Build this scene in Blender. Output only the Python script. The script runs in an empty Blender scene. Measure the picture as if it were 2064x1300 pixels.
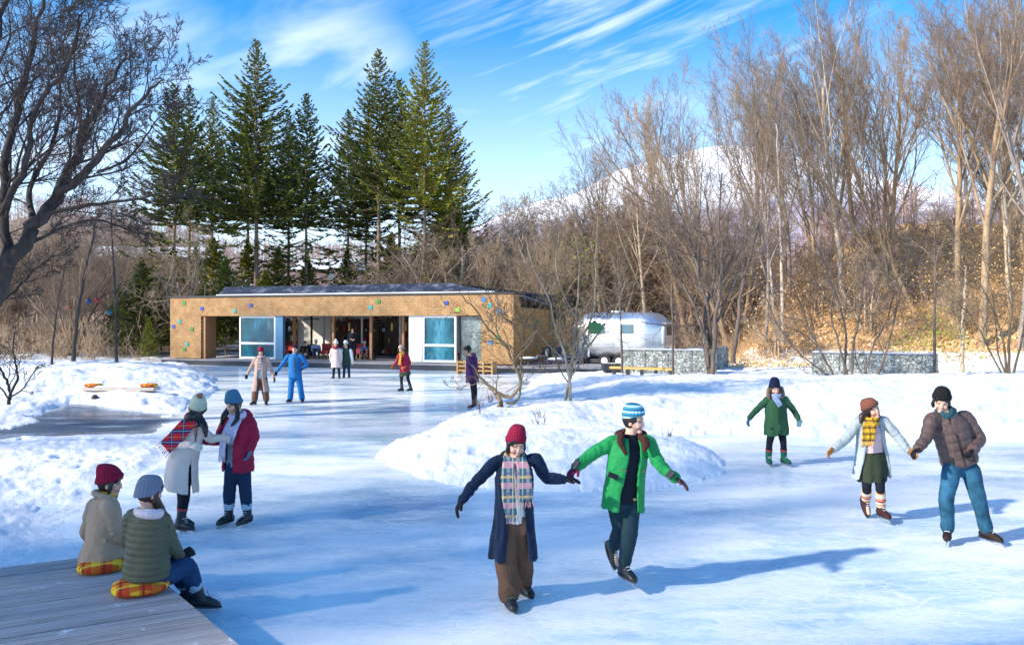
import bpy, math, random
import numpy as np
from mathutils import Vector, Matrix
R = math.radians
sc = bpy.context.scene
col = sc.collection

# ---------------------------------------------------------------- camera
F, CH, HY = 1500.0, 2.5, 645.0            # focal length in photo pixels, eye height, horizon row
cam_d = bpy.data.cameras.new('camera'); cam = bpy.data.objects.new('camera', cam_d); col.objects.link(cam)
cam.location = (0, 0, CH); cam.rotation_euler = (R(90), 0, 0)
cam_d.sensor_width = 36; cam_d.lens = F / 2064 * 36; cam_d.shift_y = -5 / 2064
cam_d.clip_start = 0.1; cam_d.clip_end = 30000
sc.camera = cam

# ---------------------------------------------------------------- sun, sky, exposure
SUN = Vector((-0.915, -0.40, 0)).normalized(); ELEV = R(29)
sc.view_settings.view_transform = 'Standard'; sc.view_settings.look = 'None'
sc.view_settings.exposure = 1.12; sc.view_settings.gamma = 1
sd = bpy.data.lights.new('sun', 'SUN'); sun = bpy.data.objects.new('sun', sd); col.objects.link(sun)
sd.energy = 3.3; sd.angle = R(1.8); sd.color = (1, 0.89, 0.73)
sun.rotation_euler = (-(SUN * math.cos(ELEV) + Vector((0, 0, math.sin(ELEV))))).to_track_quat('-Z', 'Y').to_euler()
world = bpy.data.worlds.new('World'); sc.world = world; world.use_nodes = True
N = world.node_tree.nodes; L = world.node_tree.links
sky = N.new('ShaderNodeTexSky'); sky.sky_type = 'NISHITA'; sky.sun_disc = False
sky.sun_elevation = ELEV; sky.sun_rotation = math.atan2(SUN.x, SUN.y)
sky.air_density = 1.0; sky.dust_density = 0.3; sky.ozone_density = 1.6; sky.altitude = 900
hs = N.new('ShaderNodeHueSaturation'); hs.inputs['Saturation'].default_value = 1.5; hs.inputs['Value'].default_value = .95
L.new(sky.outputs[0], hs.inputs['Color'])
tcw = N.new('ShaderNodeTexCoord')
def wmap(rot, scale, loc=(0, 0, 0)):
    k = N.new('ShaderNodeMapping'); k.inputs['Rotation'].default_value = rot; L.new(tcw.outputs['Generated'], k.inputs[0])
    m = N.new('ShaderNodeMapping'); m.inputs['Scale'].default_value = scale; m.inputs['Location'].default_value = loc; L.new(k.outputs[0], m.inputs[0]); return m
def wnoise(m, scale, det, dist=0.0, rough=.55):
    n = N.new('ShaderNodeTexNoise'); n.inputs['Scale'].default_value = scale; n.inputs['Detail'].default_value = det
    n.inputs['Distortion'].default_value = dist; n.inputs['Roughness'].default_value = rough
    L.new(m.outputs[0], n.inputs['Vector']); return n
def wramp(src, a, b):
    r = N.new('ShaderNodeMapRange'); r.interpolation_type = 'SMOOTHSTEP'
    r.inputs['From Min'].default_value = a; r.inputs['From Max'].default_value = b; L.new(src, r.inputs['Value']); return r
def wmath(op, a, b):
    m = N.new('ShaderNodeMath'); m.operation = op
    for i, x in enumerate((a, b)):
        if isinstance(x, (int, float)): m.inputs[i].default_value = x
        else: L.new(x, m.inputs[i])
    return m.outputs[0]
streak = wramp(wnoise(wmap((0, R(19), 0), (1.3, 2, 15), (3.1, 0, .35)), 1.15, 7, .5).outputs[0], .50, .80)
soft = wramp(wnoise(wmap((0, R(14), 0), (1, 1, 2.6), (.9, 2, .2)), 2.1, 6, .8).outputs[0], .50, .78)
sep = N.new('ShaderNodeSeparateXYZ'); L.new(tcw.outputs['Generated'], sep.inputs[0])
low = wramp(sep.outputs['Z'], .42, .08)
def lobe(px, py, w):                       # where in the sky a bank of cirrus lies
    d = Vector(((px - 1032) / F, 1, (HY - py) / F)).normalized(); v_ = N.new('ShaderNodeVectorMath'); v_.operation = 'DOT_PRODUCT'; nm_ = N.new('ShaderNodeVectorMath'); nm_.operation = 'NORMALIZE'
    L.new(tcw.outputs['Generated'], nm_.inputs[0]); L.new(nm_.outputs[0], v_.inputs[0]); v_.inputs[1].default_value = d; return wramp(v_.outputs['Value'], math.cos(w), 1).outputs[0]
fine_s = wnoise(wmap((0, R(19), 0), (1.1, 2, 13), (1.7, 0, .8)), 1.7, 8, .7, .6).outputs[0]; broad_s = wnoise(wmap((0, R(20), 0), (1, 1, 3.2), (4.2, 1, .1)), 2.6, 6, .9).outputs[0]
bank = wmath('MAXIMUM', wmath('MULTIPLY', lobe(1290, 100, .34), wmath('MULTIPLY', wramp(fine_s, .42, .72).outputs[0], .62)), wmath('MULTIPLY', wmath('MAXIMUM', lobe(650, 190, .16), lobe(120, 330, .30)), wmath('MULTIPLY', wramp(broad_s, .34, .66).outputs[0], .66)))
cl = wmath('MAXIMUM', wmath('MULTIPLY', streak.outputs[0], .5), wmath('MULTIPLY', soft.outputs[0], wmath('ADD', wmath('MULTIPLY', low.outputs[0], .75), .25)))
cl = wmath('MAXIMUM', wmath('MAXIMUM', cl, bank), wmath('MULTIPLY', low.outputs[0], .55))
mixw = N.new('ShaderNodeMix'); mixw.data_type = 'RGBA'
L.new(cl, mixw.inputs[0]); L.new(hs.outputs[0], mixw.inputs[6]); mixw.inputs[7].default_value = (4.4, 4.8, 5.4, 1)
bg = N['Background']; L.new(mixw.outputs[2], bg.inputs[0]); bg.inputs[1].default_value = 0.145

# ---------------------------------------------------------------- helpers
def P(px, py, Y): return Vector(((px - 1032) * Y / F, Y, CH - (py - HY) * Y / F))
def G(px, py, z=0.0):
    s = (py - HY) / (CH - z); return Vector(((px - 1032) / s, F / s, z))
def tag(o, label=None, cat=None, group=None, kind=None):
    if label: o['label'] = label
    if cat: o['category'] = cat
    if group: o['group'] = group
    if kind: o['kind'] = kind
    return o
def empty(name, loc, label=None, cat=None, group=None, rz=0):
    o = bpy.data.objects.new(name, None); col.objects.link(o); o.location = loc; o.rotation_euler = (0, 0, rz)
    o.empty_display_size = .1
    return tag(o, label, cat, group)
def link(name, me, parent=None, mats=()):
    o = bpy.data.objects.new(name, me); col.objects.link(o)
    if parent is not None: o.parent = parent
    for m in mats: me.materials.append(m)
    return o
def np_mesh(name, v, quads=None, tris=None, smooth=True):
    me = bpy.data.meshes.new(name); v = np.asarray(v, dtype=np.float32)
    me.vertices.add(len(v)); me.vertices.foreach_set('co', v.ravel())
    li, ls, lt = [], [], []; n = 0
    if quads is not None and len(quads):
        q = np.asarray(quads, dtype=np.int32); li.append(q.ravel()); ls.append(np.arange(len(q)) * 4); lt.append(np.full(len(q), 4)); n = q.size
    if tris is not None and len(tris):
        q = np.asarray(tris, dtype=np.int32); li.append(q.ravel()); ls.append(n + np.arange(len(q)) * 3); lt.append(np.full(len(q), 3))
    li = np.concatenate(li); ls = np.concatenate(ls); lt = np.concatenate(lt)
    me.loops.add(len(li)); me.loops.foreach_set('vertex_index', li.astype(np.int32))
    me.polygons.add(len(ls)); me.polygons.foreach_set('loop_start', ls.astype(np.int32))
    try: me.polygons.foreach_set('loop_total', lt.astype(np.int32))
    except Exception: pass
    me.update(calc_edges=True)
    if smooth: me.polygons.foreach_set('use_smooth', np.ones(len(ls), dtype=bool))
    return me

# value noise
def _h(ix, iy, s): 
    n = (ix * 374761393 + iy * 668265263 + s * 974711) & 0x7fffffff
    n = ((n ^ (n >> 13)) * 1274126177) & 0x7fffffff
    return ((n ^ (n >> 16)) & 0xffff) / 65535.0
def vn(x, y, s=0):
    xi = np.floor(x).astype(np.int64); yi = np.floor(y).astype(np.int64); fx = x - xi; fy = y - yi
    fx = fx * fx * (3 - 2 * fx); fy = fy * fy * (3 - 2 * fy)
    return (_h(xi, yi, s) * (1 - fx) + _h(xi + 1, yi, s) * fx) * (1 - fy) + (_h(xi, yi + 1, s) * (1 - fx) + _h(xi + 1, yi + 1, s) * fx) * fy
def fbm(x, y, o=4, s=0, g=.5):
    t = 0; a = 1; n = 0
    for i in range(o): t = t + a * (vn(x * 2**i + i * 17.3, y * 2**i - i * 9.1, s + i) - .5); n += a; a *= g
    return t / n * 2
def sdpoly(x, y, poly):                      # >0 inside
    d = np.full(x.shape, 1e18); ins = np.zeros(x.shape, bool); n = len(poly)
    for i in range(n):
        ax, ay = poly[i][0], poly[i][1]; bx, by = poly[(i + 1) % n][0], poly[(i + 1) % n][1]
        ex, ey = bx - ax, by - ay; wx, wy = x - ax, y - ay
        t = np.clip((wx * ex + wy * ey) / (ex * ex + ey * ey + 1e-12), 0, 1)
        d = np.minimum(d, (wx - ex * t)**2 + (wy - ey * t)**2)
        c = ((ay > y) != (by > y)) & (x < (bx - ax) * (y - ay) / (by - ay + 1e-12) + ax); ins ^= c
    d = np.sqrt(d); return np.where(ins, d, -d)

# ---------------------------------------------------------------- materials
_mc = {}
class NT:
    def __init__(s, name):
        s.m = bpy.data.materials.new(name); s.m.use_nodes = True; s.n = s.m.node_tree.nodes; s.l = s.m.node_tree.links
        s.b = s.n['Principled BSDF']; s.tc = s.n.new('ShaderNodeTexCoord')
    def new(s, t): return s.n.new(t)
    def map(s, scale=(1, 1, 1), rot=(0, 0, 0), loc=(0, 0, 0), src='Object'):
        m = s.new('ShaderNodeMapping'); m.inputs['Scale'].default_value = scale; m.inputs['Rotation'].default_value = rot; m.inputs['Location'].default_value = loc
        s.l.new(s.tc.outputs[src], m.inputs[0]); return m.outputs[0]
    def noise(s, vec, scale, det=4, rough=.5, dist=0):
        n = s.new('ShaderNodeTexNoise'); n.inputs['Scale'].default_value = scale; n.inputs['Detail'].default_value = det
        n.inputs['Roughness'].default_value = rough; n.inputs['Distortion'].default_value = dist; s.l.new(vec, n.inputs['Vector']); return n.outputs[0]
    def ramp(s, src, stops):
        r = s.new('ShaderNodeValToRGB'); e = r.color_ramp.elements
        while len(e) < len(stops): e.new(.5)
        for i, (p, c) in enumerate(stops):
            e[i].position = p; e[i].color = (*c, 1) if len(c) == 3 else c
        s.l.new(src, r.inputs[0]); return r.outputs[0]
    def rng(s, src, a, b, c=0, d=1, smooth=False):
        r = s.new('ShaderNodeMapRange')
        if smooth: r.interpolation_type = 'SMOOTHSTEP'
        for k, v in zip(('From Min', 'From Max', 'To Min', 'To Max'), (a, b, c, d)): r.inputs[k].default_value = v
        s.l.new(src, r.inputs['Value']); return r.outputs[0]
    def math(s, op, a, b=None, c=None):
        m = s.new('ShaderNodeMath'); m.operation = op
        for i, x in enumerate((a, b, c)):
            if x is None: continue
            if isinstance(x, (int, float)): m.inputs[i].default_value = x
            else: s.l.new(x, m.inputs[i])
        return m.outputs[0]
    def mix(s, f, a, b, mode='MIX'):
        m = s.new('ShaderNodeMix'); m.data_type = 'RGBA'; m.blend_type = mode
        for i, x in ((0, f), (6, a), (7, b)):
            if isinstance(x, (int, float)): m.inputs[i].default_value = x
            elif isinstance(x, tuple): m.inputs[i].default_value = (*x[:3], 1)
            else: s.l.new(x, m.inputs[i])
        return m.outputs[2]
    def attr(s, name):
        a = s.new('ShaderNodeAttribute'); a.attribute_name = name; return a.outputs['Fac']
    def sep(s, vec):
        x = s.new('ShaderNodeSeparateXYZ'); s.l.new(vec, x.inputs[0]); return x.outputs
    def bump(s, h, strength, dist):
        b = s.new('ShaderNodeBump'); b.inputs['Strength'].default_value = strength; b.inputs['Distance'].default_value = dist
        s.l.new(h, b.inputs['Height']); s.l.new(b.outputs[0], s.b.inputs['Normal'])
    def set(s, **k):
        for a, v in k.items():
            i = s.b.inputs[a.replace('_', ' ')]
            if isinstance(v, (int, float)): i.default_value = v
            elif isinstance(v, tuple): i.default_value = (*v[:3], 1) if len(i.default_value) == 4 else v
            else: s.l.new(v, i)
        return s
def plain(name, c, rough=.7, metal=0, var=.15, scale=6, bump=.0, bscale=60, spec=.5, coat=0):
    if name in _mc: return _mc[name]
    t = NT(name); v = t.map()
    n = t.noise(v, scale, 5, .6)
    t.set(Base_Color=t.ramp(n, [(.25, tuple(x * (1 - var) for x in c)), (.75, tuple(min(1, x * (1 + var)) for x in c))]), Roughness=rough, Metallic=metal, Specular_IOR_Level=spec, Coat_Weight=coat)
    if bump: t.bump(t.noise(v, bscale, 3), bump, .004)
    _mc[name] = t.m; return t.m

# general mesh batch
class MB:
    def __init__(s): s.v = []; s.f = []; s.mi = []
    def add(s, vs, fs, mi=0):
        b = len(s.v); s.v += [tuple(x) for x in vs]; s.f += [tuple(b + i for i in f) for f in fs]; s.mi += [mi] * len(fs); return s
    def box(s, a, b, mi=0, M=None):
        x0, y0, z0 = a; x1, y1, z1 = b
        v = [Vector(p) for p in ((x0, y0, z0), (x1, y0, z0), (x1, y1, z0), (x0, y1, z0), (x0, y0, z1), (x1, y0, z1), (x1, y1, z1), (x0, y1, z1))]
        if M is not None: v = [M @ p for p in v]
        return s.add(v, [(0, 3, 2, 1), (4, 5, 6, 7), (0, 1, 5, 4), (1, 2, 6, 5), (2, 3, 7, 6), (3, 0, 4, 7)], mi)
    def prism(s, pts, off, mi=0):            # polygon extruded by vector off
        n = len(pts); off = Vector(off); a = [Vector(p) for p in pts]; b = [p + off for p in a]
        return s.add(a + b, [tuple(range(n))[::-1], tuple(range(n, 2 * n))] + [(i, (i + 1) % n, n + (i + 1) % n, n + i) for i in range(n)], mi)
    def tube(s, pts, rad, k=8, mi=0, ref=None, caps=True):
        pts = [Vector(p) for p in pts]; n = len(pts)
        if not isinstance(rad, (list, tuple)): rad = [rad] * n
        rings = []; T0 = (pts[-1] - pts[0])
        r0 = Vector(ref) if ref is not None else (Vector((0, 0, 1)) if abs(T0.normalized().z) < .8 else Vector((0, 1, 0)))
        for i in range(n):
            t = (pts[min(i + 1, n - 1)] - pts[max(i - 1, 0)]).normalized()
            u = (r0 - t * r0.dot(t)).normalized(); w = t.cross(u)
            a, b = rad[i] if isinstance(rad[i], (list, tuple)) else (rad[i], rad[i])
            rings.append([pts[i] + u * (a * math.cos(6.28318 * j / k)) + w * (b * math.sin(6.28318 * j / k)) for j in range(k)])
        v = [p for r in rings for p in r]
        f = [(i * k + j, i * k + (j + 1) % k, (i + 1) * k + (j + 1) % k, (i + 1) * k + j) for i in range(n - 1) for j in range(k)]
        if caps: f += [tuple(range(k))[::-1], tuple((n - 1) * k + j for j in range(k))]
        return s.add(v, f, mi)
    def ell(s, c, r, M=None, nu=14, nv=9, mi=0, fn=None):
        c = Vector(c); v = []
        for i in range(nv + 1):
            ph = math.pi * i / nv
            for j in range(nu):
                th = 2 * math.pi * j / nu
                p = Vector((math.sin(ph) * math.cos(th), math.sin(ph) * math.sin(th), math.cos(ph)))
                q = fn(p) if fn else p
                q = Vector((q.x * r[0], q.y * r[1], q.z * r[2]))
                v.append(c + (M @ q if M is not None else q))
        f = [(i * nu + j, (i + 1) * nu + j, (i + 1) * nu + (j + 1) % nu, i * nu + (j + 1) % nu) for i in range(nv) for j in range(nu)]
        return s.add(v, f, mi)
    def build(s, name, mats, parent=None, smooth=False, bevel=0, world=False):
        off = parent_origin(parent) if (world and parent is not None) else None
        v = s.v if off is None else [tuple(off @ Vector(p)) for p in s.v]
        me = bpy.data.meshes.new(name); me.from_pydata(v, [], s.f)
        o = link(name, me, parent, mats if isinstance(mats, (list, tuple)) else [mats])
        if len(me.materials) > 1: me.polygons.foreach_set('material_index', s.mi)
        if smooth: me.polygons.foreach_set('use_smooth', [True] * len(me.polygons))
        if bevel:
            b = o.modifiers.new('b', 'BEVEL'); b.width = bevel; b.segments = 2; b.limit_method = 'ANGLE'
        me.update(); return o
def mat_of(o):
    m = Matrix.LocRotScale(o.location, o.rotation_euler, o.scale)
    return mat_of(o.parent) @ m if o.parent else m
def parent_origin(o): return mat_of(o).inverted()

# ---------------------------------------------------------------- terrain
def G2(px, py): g = G(px, py); return (g.x, g.y)
ISLE = [G2(748, 914), G2(770, 935), G2(830, 962), G2(900, 977), G2(1000, 988), G2(1100, 992), G2(1200, 992), G2(1300, 988), G2(1400, 970), G2(1462, 945), G2(1478, 930), G2(1430, 905), G2(1340, 882), G2(1420, 877),
        G2(1500, 876), G2(1700, 880), G2(2064, 883), G2(3000, 884), (60, 33), (20, 40), (6, 37), (1.5, 35.4), G2(1075, 775), G2(985, 812), G2(930, 838), G2(880, 862), G2(800, 892)]
LBANK = [(-60, 46), (-19, 43.5), G2(378, 738), G2(410, 752), G2(436, 775), G2(425, 800), G2(385, 822), G2(345, 842), G2(330, 832), G2(250, 822), G2(150, 815), G2(90, 828), G2(72, 846), G2(20, 864), G2(-200, 880), (-60, 16)]
LLOW = [G2(-1500, 905), G2(0, 888), G2(120, 878), G2(200, 874), G2(300, 872), G2(345, 850), G2(405, 850), G2(430, 868), G2(380, 905), G2(320, 945), G2(240, 990), G2(160, 1028), G2(105, 1062), G2(100, 1085), G2(150, 1112), G2(180, 1135), G2(160, 1170), G2(60, 1290), G2(-700, 1290)]
LAND = [(-900, 90), (-60, 44.5), (-19, 43.1), (0, 37.3), (6, 36), (20, 33), (60, 31), (400, 80), (2500, 900), (2500, 6000), (-2500, 6000), (-2500, 900)]
def ss(x, a, b): t = np.clip((x - a) / (b - a), 0, 1); return t * t * (3 - 2 * t)
def terrain(x, y, parts=False):
    x = np.asarray(x, float); y = np.asarray(y, float); z = np.full(x.shape, -.25)
    wob = fbm(x * 1.1, y * 1.1, 4, 5) * .30 + fbm(x * 4, y * 4, 4, 8, .7) * .13
    lump = fbm(x * .9, y * .9, 4, 11); fine = fbm(x * 3.4, y * 3.4, 4, 21, .65); foot = ss(vn(x * 3.1, y * 3.1, 91), .74, .90) * ss(vn(x * .4, y * .4, 92), .35, .6)
    def bank(poly, H, w, z, nb=.10, soft=0):
        d = sdpoly(x, y, poly) + wob * np.clip(y / 14, .4, 1.5); t = 1 - np.exp(-np.clip(d, 0, None) / w)
        h = np.where(d > 0, H * t + (lump * nb * 1.25 + fine * .05 - foot * .05) * np.clip(d / .5, 0, 1) + (.004 if soft else .015), (-.002 if soft else -.02) + d * .15); h = np.where(d > 0, h * (ss(d, -.05, .5) if soft else 1) + (.003 if soft else 0), h)
        return np.maximum(z, np.maximum(h, -.25))
    Hi = .26 + .42 * np.exp(-((y - 23.5) / 4.2)**2) * ss(x, 0, 4) + .17 * np.exp(-((y - 13.2) / 2.0)**2 - ((x - 1.2) / 2.6)**2) + .10 * ss(y, 12, 15) * np.exp(-((y - 16) / 4)**2)
    Hi = np.where(y > 28, Hi * (1 - .6 * ss(y, 27, 32)), Hi)
    z = bank(ISLE, Hi, .8, z)
    z = bank(LBANK, .20 + .42 * np.exp(-((y - 30) / 7)**2) + .1 * np.exp(-((x + 12) / 4)**2), 1.3, z, .13)
    z = bank(LLOW, .13, 1.3, z, .06, 1)
    z = bank(LAND, .24, 2.0, z, .05)
    rb = np.minimum((x - .288 * y) * 2.2, (y - 37) * .9 + (x - 14) * .3)
    hill = np.clip(rb, 0, None); hill = .46 * (np.sqrt(hill * hill + 4) - 2) ; hill = 13 * np.tanh(hill / 13)
    hill = hill * (1 - ss(y, 90, 150)) * ss(y, 30, 40) * (1 + .10 * fbm(x * .25, y * .25, 3, 31)) + ss(hill, 0.2, 1.5) * (fbm(x * 1.3, y * 1.3, 3, 33) * .22)
    far = 32 * ss(y, 95, 330) * (.75 + .5 * fbm(x * .012 + 3, y * .012, 3, 41)) * ss(np.abs(x + 10) + y * .0, -1, 20)
    far = far * (1 + .5 * ss(-x / np.maximum(y, 1), .25, .6))
    z = z + hill + far
    if parts: return z, hill, far
    return z
def hz(x, y): return float(terrain(np.array([x]), np.array([y]))[0])

ang = np.concatenate([np.arange(-180, -46, 6), np.arange(-42, 42.01, .115), np.arange(46, 180, 6)]) * math.pi / 180
rad = [0.6]
while rad[-1] < 75: rad.append(rad[-1] * 1.0082 + .002)
while rad[-1] < 14000: rad.append(rad[-1] * 1.05)
rad = np.array(rad); nr, na = len(rad), len(ang)
A, RR = np.meshgrid(ang, rad); X = RR * np.sin(A); Y = RR * np.cos(A)
Z, HILL, FAR = terrain(X, Y, True)
vv = np.stack([X, Y, Z], -1).reshape(-1, 3)
idx = np.arange(nr * na).reshape(nr, na)
a0 = idx[:-1]; b0 = idx[1:]
q = np.stack([a0, np.roll(a0, -1, 1), np.roll(b0, -1, 1), b0], -1).reshape(-1, 4)
cen = len(vv); vv = np.vstack([vv, [[0, 0, -.25]]])
tr = np.stack([np.full(na, cen), np.roll(idx[0], -1), idx[0]], -1)
gm = np_mesh('snow_ground', vv, q, tr)
grassy = ss(HILL, .25, 1.1); 
patch = (ss(X, 24, 27) * ss(Y, 31.5, 33) * (1 - ss(HILL, .5, 1.5)) * (ss(fbm(X * .5, Y * .8, 3, 77), -.25, .1)))
wood = ss(Y, 47, 56) * (1 - grassy) * (X < 400)
for nm, arr in (('grass', np.maximum(grassy, patch * .9)), ('wood', np.clip(wood, 0, 1))):
    at = gm.attributes.new(nm, 'FLOAT', 'POINT'); at.data.foreach_set('value', np.append(arr.ravel(), 0).astype(np.float32))
t = NT('snow_and_dry_grass')
v = t.map()
n1 = t.noise(v, .9, 5, .6); n2 = t.noise(v, 7, 6, .65); n3 = t.noise(v, 45, 3, .6)
snow = t.ramp(n1, [(.3, (.80, .82, .86)), (.6, (.90, .91, .93))])
gn = t.noise(t.map((1, 1, .5)), 2.2, 8, .75, .6); gf = t.noise(t.map((3, 3, 1)), 9, 5, .7)
gcol = t.ramp(gn, [(.3, (.38, .19, .08)), (.45, (.68, .41, .18)), (.6, (.84, .58, .30)), (.75, (.90, .70, .44))])
gcol = t.mix(t.rng(gf, .4, .65), gcol, (.74, .50, .28)); gcol = t.mix(t.rng(t.noise(v, .35, 3), .52, .6, 0, .35), gcol, (.40, .20, .09))
wn = t.ramp(t.noise(v, .8, 6, .7), [(.35, (.13, .085, .06)), (.55, (.30, .20, .14)), (.68, (.75, .76, .80))])
c = t.mix(t.attr('wood'), snow, wn)
gfac = t.rng(t.math('ADD', t.attr('grass'), t.rng(n2, 0, 1, -.35, .35)), .42, .58)
c = t.mix(gfac, c, gcol)
t.set(Base_Color=c, Roughness=.62, Specular_IOR_Level=.25, Subsurface_Weight=0.0)
t.bump(t.math('ADD', t.math('ADD', t.math('MULTIPLY', n2, 1.2), t.math('MULTIPLY', n3, .25)), t.math('MULTIPLY', gf, t.math('MULTIPLY', gfac, 2.5))), .6, .05)
tag(link('snow_ground', gm, None, [t.m]), kind='structure')

# ice sheet
t = NT('rink_ice'); v = t.map()
big = t.noise(t.map((.16, .55, 1)), 1.0, 6, .6, .4); mid = t.noise(t.map((.7, 1.6, 1)), 1.3, 7, .68, .5); fin = t.noise(t.map((2, 5, 1), (0, 0, .35)), 5, 5, .7)
frost = t.math('ADD', t.math('MULTIPLY', big, .62), t.math('ADD', t.math('MULTIPLY', mid, .36), t.math('MULTIPLY', fin, .16)))
c = t.ramp(frost, [(.43, (.28, .49, .66)), (.505, (.48, .67, .80)), (.56, (.72, .83, .89)), (.63, (.90, .93, .94))])
def scratch(rot, st, scl, w, lv=.5):
    k = t.math('ABSOLUTE', t.math('SUBTRACT', t.noise(t.map((st, 1, 1), (0, 0, rot), (rot * 3, 1, 0)), scl, 1.2, .4, .15), lv)); return t.rng(k, 0, w, 1, 0)
scr = 0.0
for rot, st, scl, w in ((.4, .35, .9, .0035), (-.6, .3, 1.3, .0045), (1.3, .4, 1.1, .004), (2.2, .35, 1.7, .006), (-1.2, .5, 2.2, .008), (.1, .25, 2.6, .009), (2.8, .3, 3.5, .012)):
    scr = t.math('MAXIMUM', scr, scratch(rot, st, scl, w)); scr = t.math('MAXIMUM', scr, t.math('MULTIPLY', scratch(rot + .3, st, scl * 1.3, w, .58), .8))
crum = t.rng(t.noise(v, 38, 4, .75), .60, .68)
scr = t.math('MULTIPLY', scr, t.rng(t.noise(v, 1.1, 3), .38, .62, .12, .8)); scr = t.math('MAXIMUM', scr, t.math('MULTIPLY', crum, t.rng(mid, .5, .62, .0, .8)))
c = t.mix(scr, c, (.93, .95, .97))
pond = t.attr('pond')
pc = t.ramp(t.noise(t.map((.35, 1.6, 1)), 1.4, 6, .65), [(.38, (.02, .03, .055)), (.55, (.06, .09, .15)), (.68, (.28, .36, .46)), (.78, (.75, .8, .87))])
c = t.mix(pond, c, pc)
rough = t.rng(frost, .46, .66, .10, .40)
t.set(Base_Color=c, Roughness=rough, Specular_IOR_Level=.5, IOR=1.31, Coat_Weight=.15, Coat_Roughness=.08)
t.bump(t.math('ADD', t.math('MULTIPLY', mid, .6), t.math('ADD', t.math('MULTIPLY', fin, .35), t.math('MULTIPLY', scr, -.25))), .28, .03)
ia = np.linspace(-46, 46, 185) * math.pi / 180; ir = np.geomspace(1.2, 60, 140)
A, RR = np.meshgrid(ia, ir); X = RR * np.sin(A); Y = RR * np.cos(A)
POND = [G2(-300, 895), G2(0, 892), G2(205, 879), G2(330, 874), G2(352, 850), G2(345, 838), G2(150, 812), G2(40, 840), G2(0, 862), G2(-300, 870)]
pd = ss(sdpoly(X, Y, POND) + fbm(X * .8, Y * .8, 3, 3) * .5, -.4, .5)
idx = np.arange(X.size).reshape(X.shape)
q = np.stack([idx[:-1, :-1], idx[:-1, 1:], idx[1:, 1:], idx[1:, :-1]], -1).reshape(-1, 4)
im = np_mesh('ice', np.stack([X, Y, np.zeros_like(X)], -1).reshape(-1, 3), q)
at = im.attributes.new('pond', 'FLOAT', 'POINT'); at.data.foreach_set('value', pd.ravel().astype(np.float32))
tag(link('ice', im, None, [t.m]), kind='structure')

# snow mountain, 5 km away
gx, gy = np.meshgrid(np.linspace(-3600, 8000, 260), np.linspace(1500, 9500, 170))
r = np.hypot((gx - 1560), (gy - 5600) * .9)
z = 1430 - .46 * np.sqrt(r * r + 300**2)
rid = fbm(gx * .0022, gy * .0022, 5, 61); ra = np.arctan2(gy - 5600, gx - 1650)
z = z + rid * 60 * ss(r, 100, 1200) + fbm(ra * 9, r * .0006, 3, 63) * 55 * ss(r, 250, 1200)
z = np.maximum(z, -50)
idx = np.arange(gx.size).reshape(gx.shape); q = np.stack([idx[:-1, :-1], idx[:-1, 1:], idx[1:, 1:], idx[1:, :-1]], -1).reshape(-1, 4)
t = NT('mountain_snow'); v = t.map(); zz = t.sep(v)[2]
lvl = t.math('ADD', zz, t.math('MULTIPLY', t.noise(v, .0022, 8, .6), 520))
f = t.rng(lvl, 800, 900); n = t.noise(t.map((1, 1, .25)), .012, 6, .7)
c = t.mix(f, t.ramp(n, [(.35, (.26, .22, .30)), (.6, (.50, .46, .56))]), t.ramp(n, [(.22, (.55, .56, .66)), (.42, (.88, .89, .93))]))
t.set(Base_Color=c, Roughness=.8, Specular_IOR_Level=.1)
tag(link('snow_mountain', np_mesh('snow_mountain', np.stack([gx, gy, z], -1).reshape(-1, 3), q), None, [t.m]), kind='structure')
# ---------------------------------------------------------------- building
def shingle_mat(name, cols, rows=.11):
    t = NT(name); v = t.map((1, 1, 1), (R(90), 0, 0))
    br = t.new('ShaderNodeTexBrick'); t.l.new(v, br.inputs['Vector'])
    br.inputs['Scale'].default_value = 1; br.inputs['Brick Width'].default_value = .16; br.inputs['Row Height'].default_value = rows
    br.inputs['Mortar Size'].default_value = .008; br.inputs['Mortar Smooth'].default_value = .3; br.inputs['Bias'].default_value = 0
    br.inputs['Color1'].default_value = (*cols[0], 1); br.inputs['Color2'].default_value = (*cols[1], 1); br.inputs['Mortar'].default_value = (.10, .05, .025, 1)
    n = t.noise(v, 1.7, 5, .7); n2 = t.noise(t.map((3, 3, 14)), 2, 4)
    c = t.mix(t.rng(n, .4, .65, 0, .75), br.outputs['Color'], cols[2]); c = t.mix(t.rng(n2, .35, .7, 0, .35), c, cols[3])
    t.set(Base_Color=c, Roughness=.75, Specular_IOR_Level=.25); t.bump(t.math('ADD', t.math('MULTIPLY', br.outputs['Fac'], -1), t.math('MULTIPLY', n2, .6)), .9, .02); return t.m
M_SH = shingle_mat('cedar_shingle', ((.52, .31, .14), (.42, .235, .10), (.64, .40, .19), (.27, .14, .06)))
M_SH2 = shingle_mat('orange_cedar_board', ((.72, .37, .12), (.58, .27, .08), (.80, .46, .18), (.42, .19, .06)), .14)
M_BAND = plain('particle_board', (.42, .25, .12), .7, var=.35, scale=2.2)
M_DARK = plain('dark_metal', (.035, .038, .05), .45, .2)
M_TEAL = plain('teal_frame', (.09, .24, .40), .4, var=.05); M_WHITE = plain('white_paint', (.80, .82, .84), .5, var=.04)
M_INW = plain('interior_plaster', (.80, .77, .72), .8, var=.06); M_SHELF = plain('dark_shelf', (.14, .08, .05), .6, var=.5, scale=3)
M_POST = plain('orange_post', (.42, .20, .09), .6, var=.2); M_FLOOR = plain('deck_board_grey', (.30, .29, .31), .7, var=.3, scale=3)
M_RED = plain('red_cushion', (.42, .045, .05), .8, var=.2)
M_PINE = plain('honey_wood', (.44, .26, .09), .6, var=.2)
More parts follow.
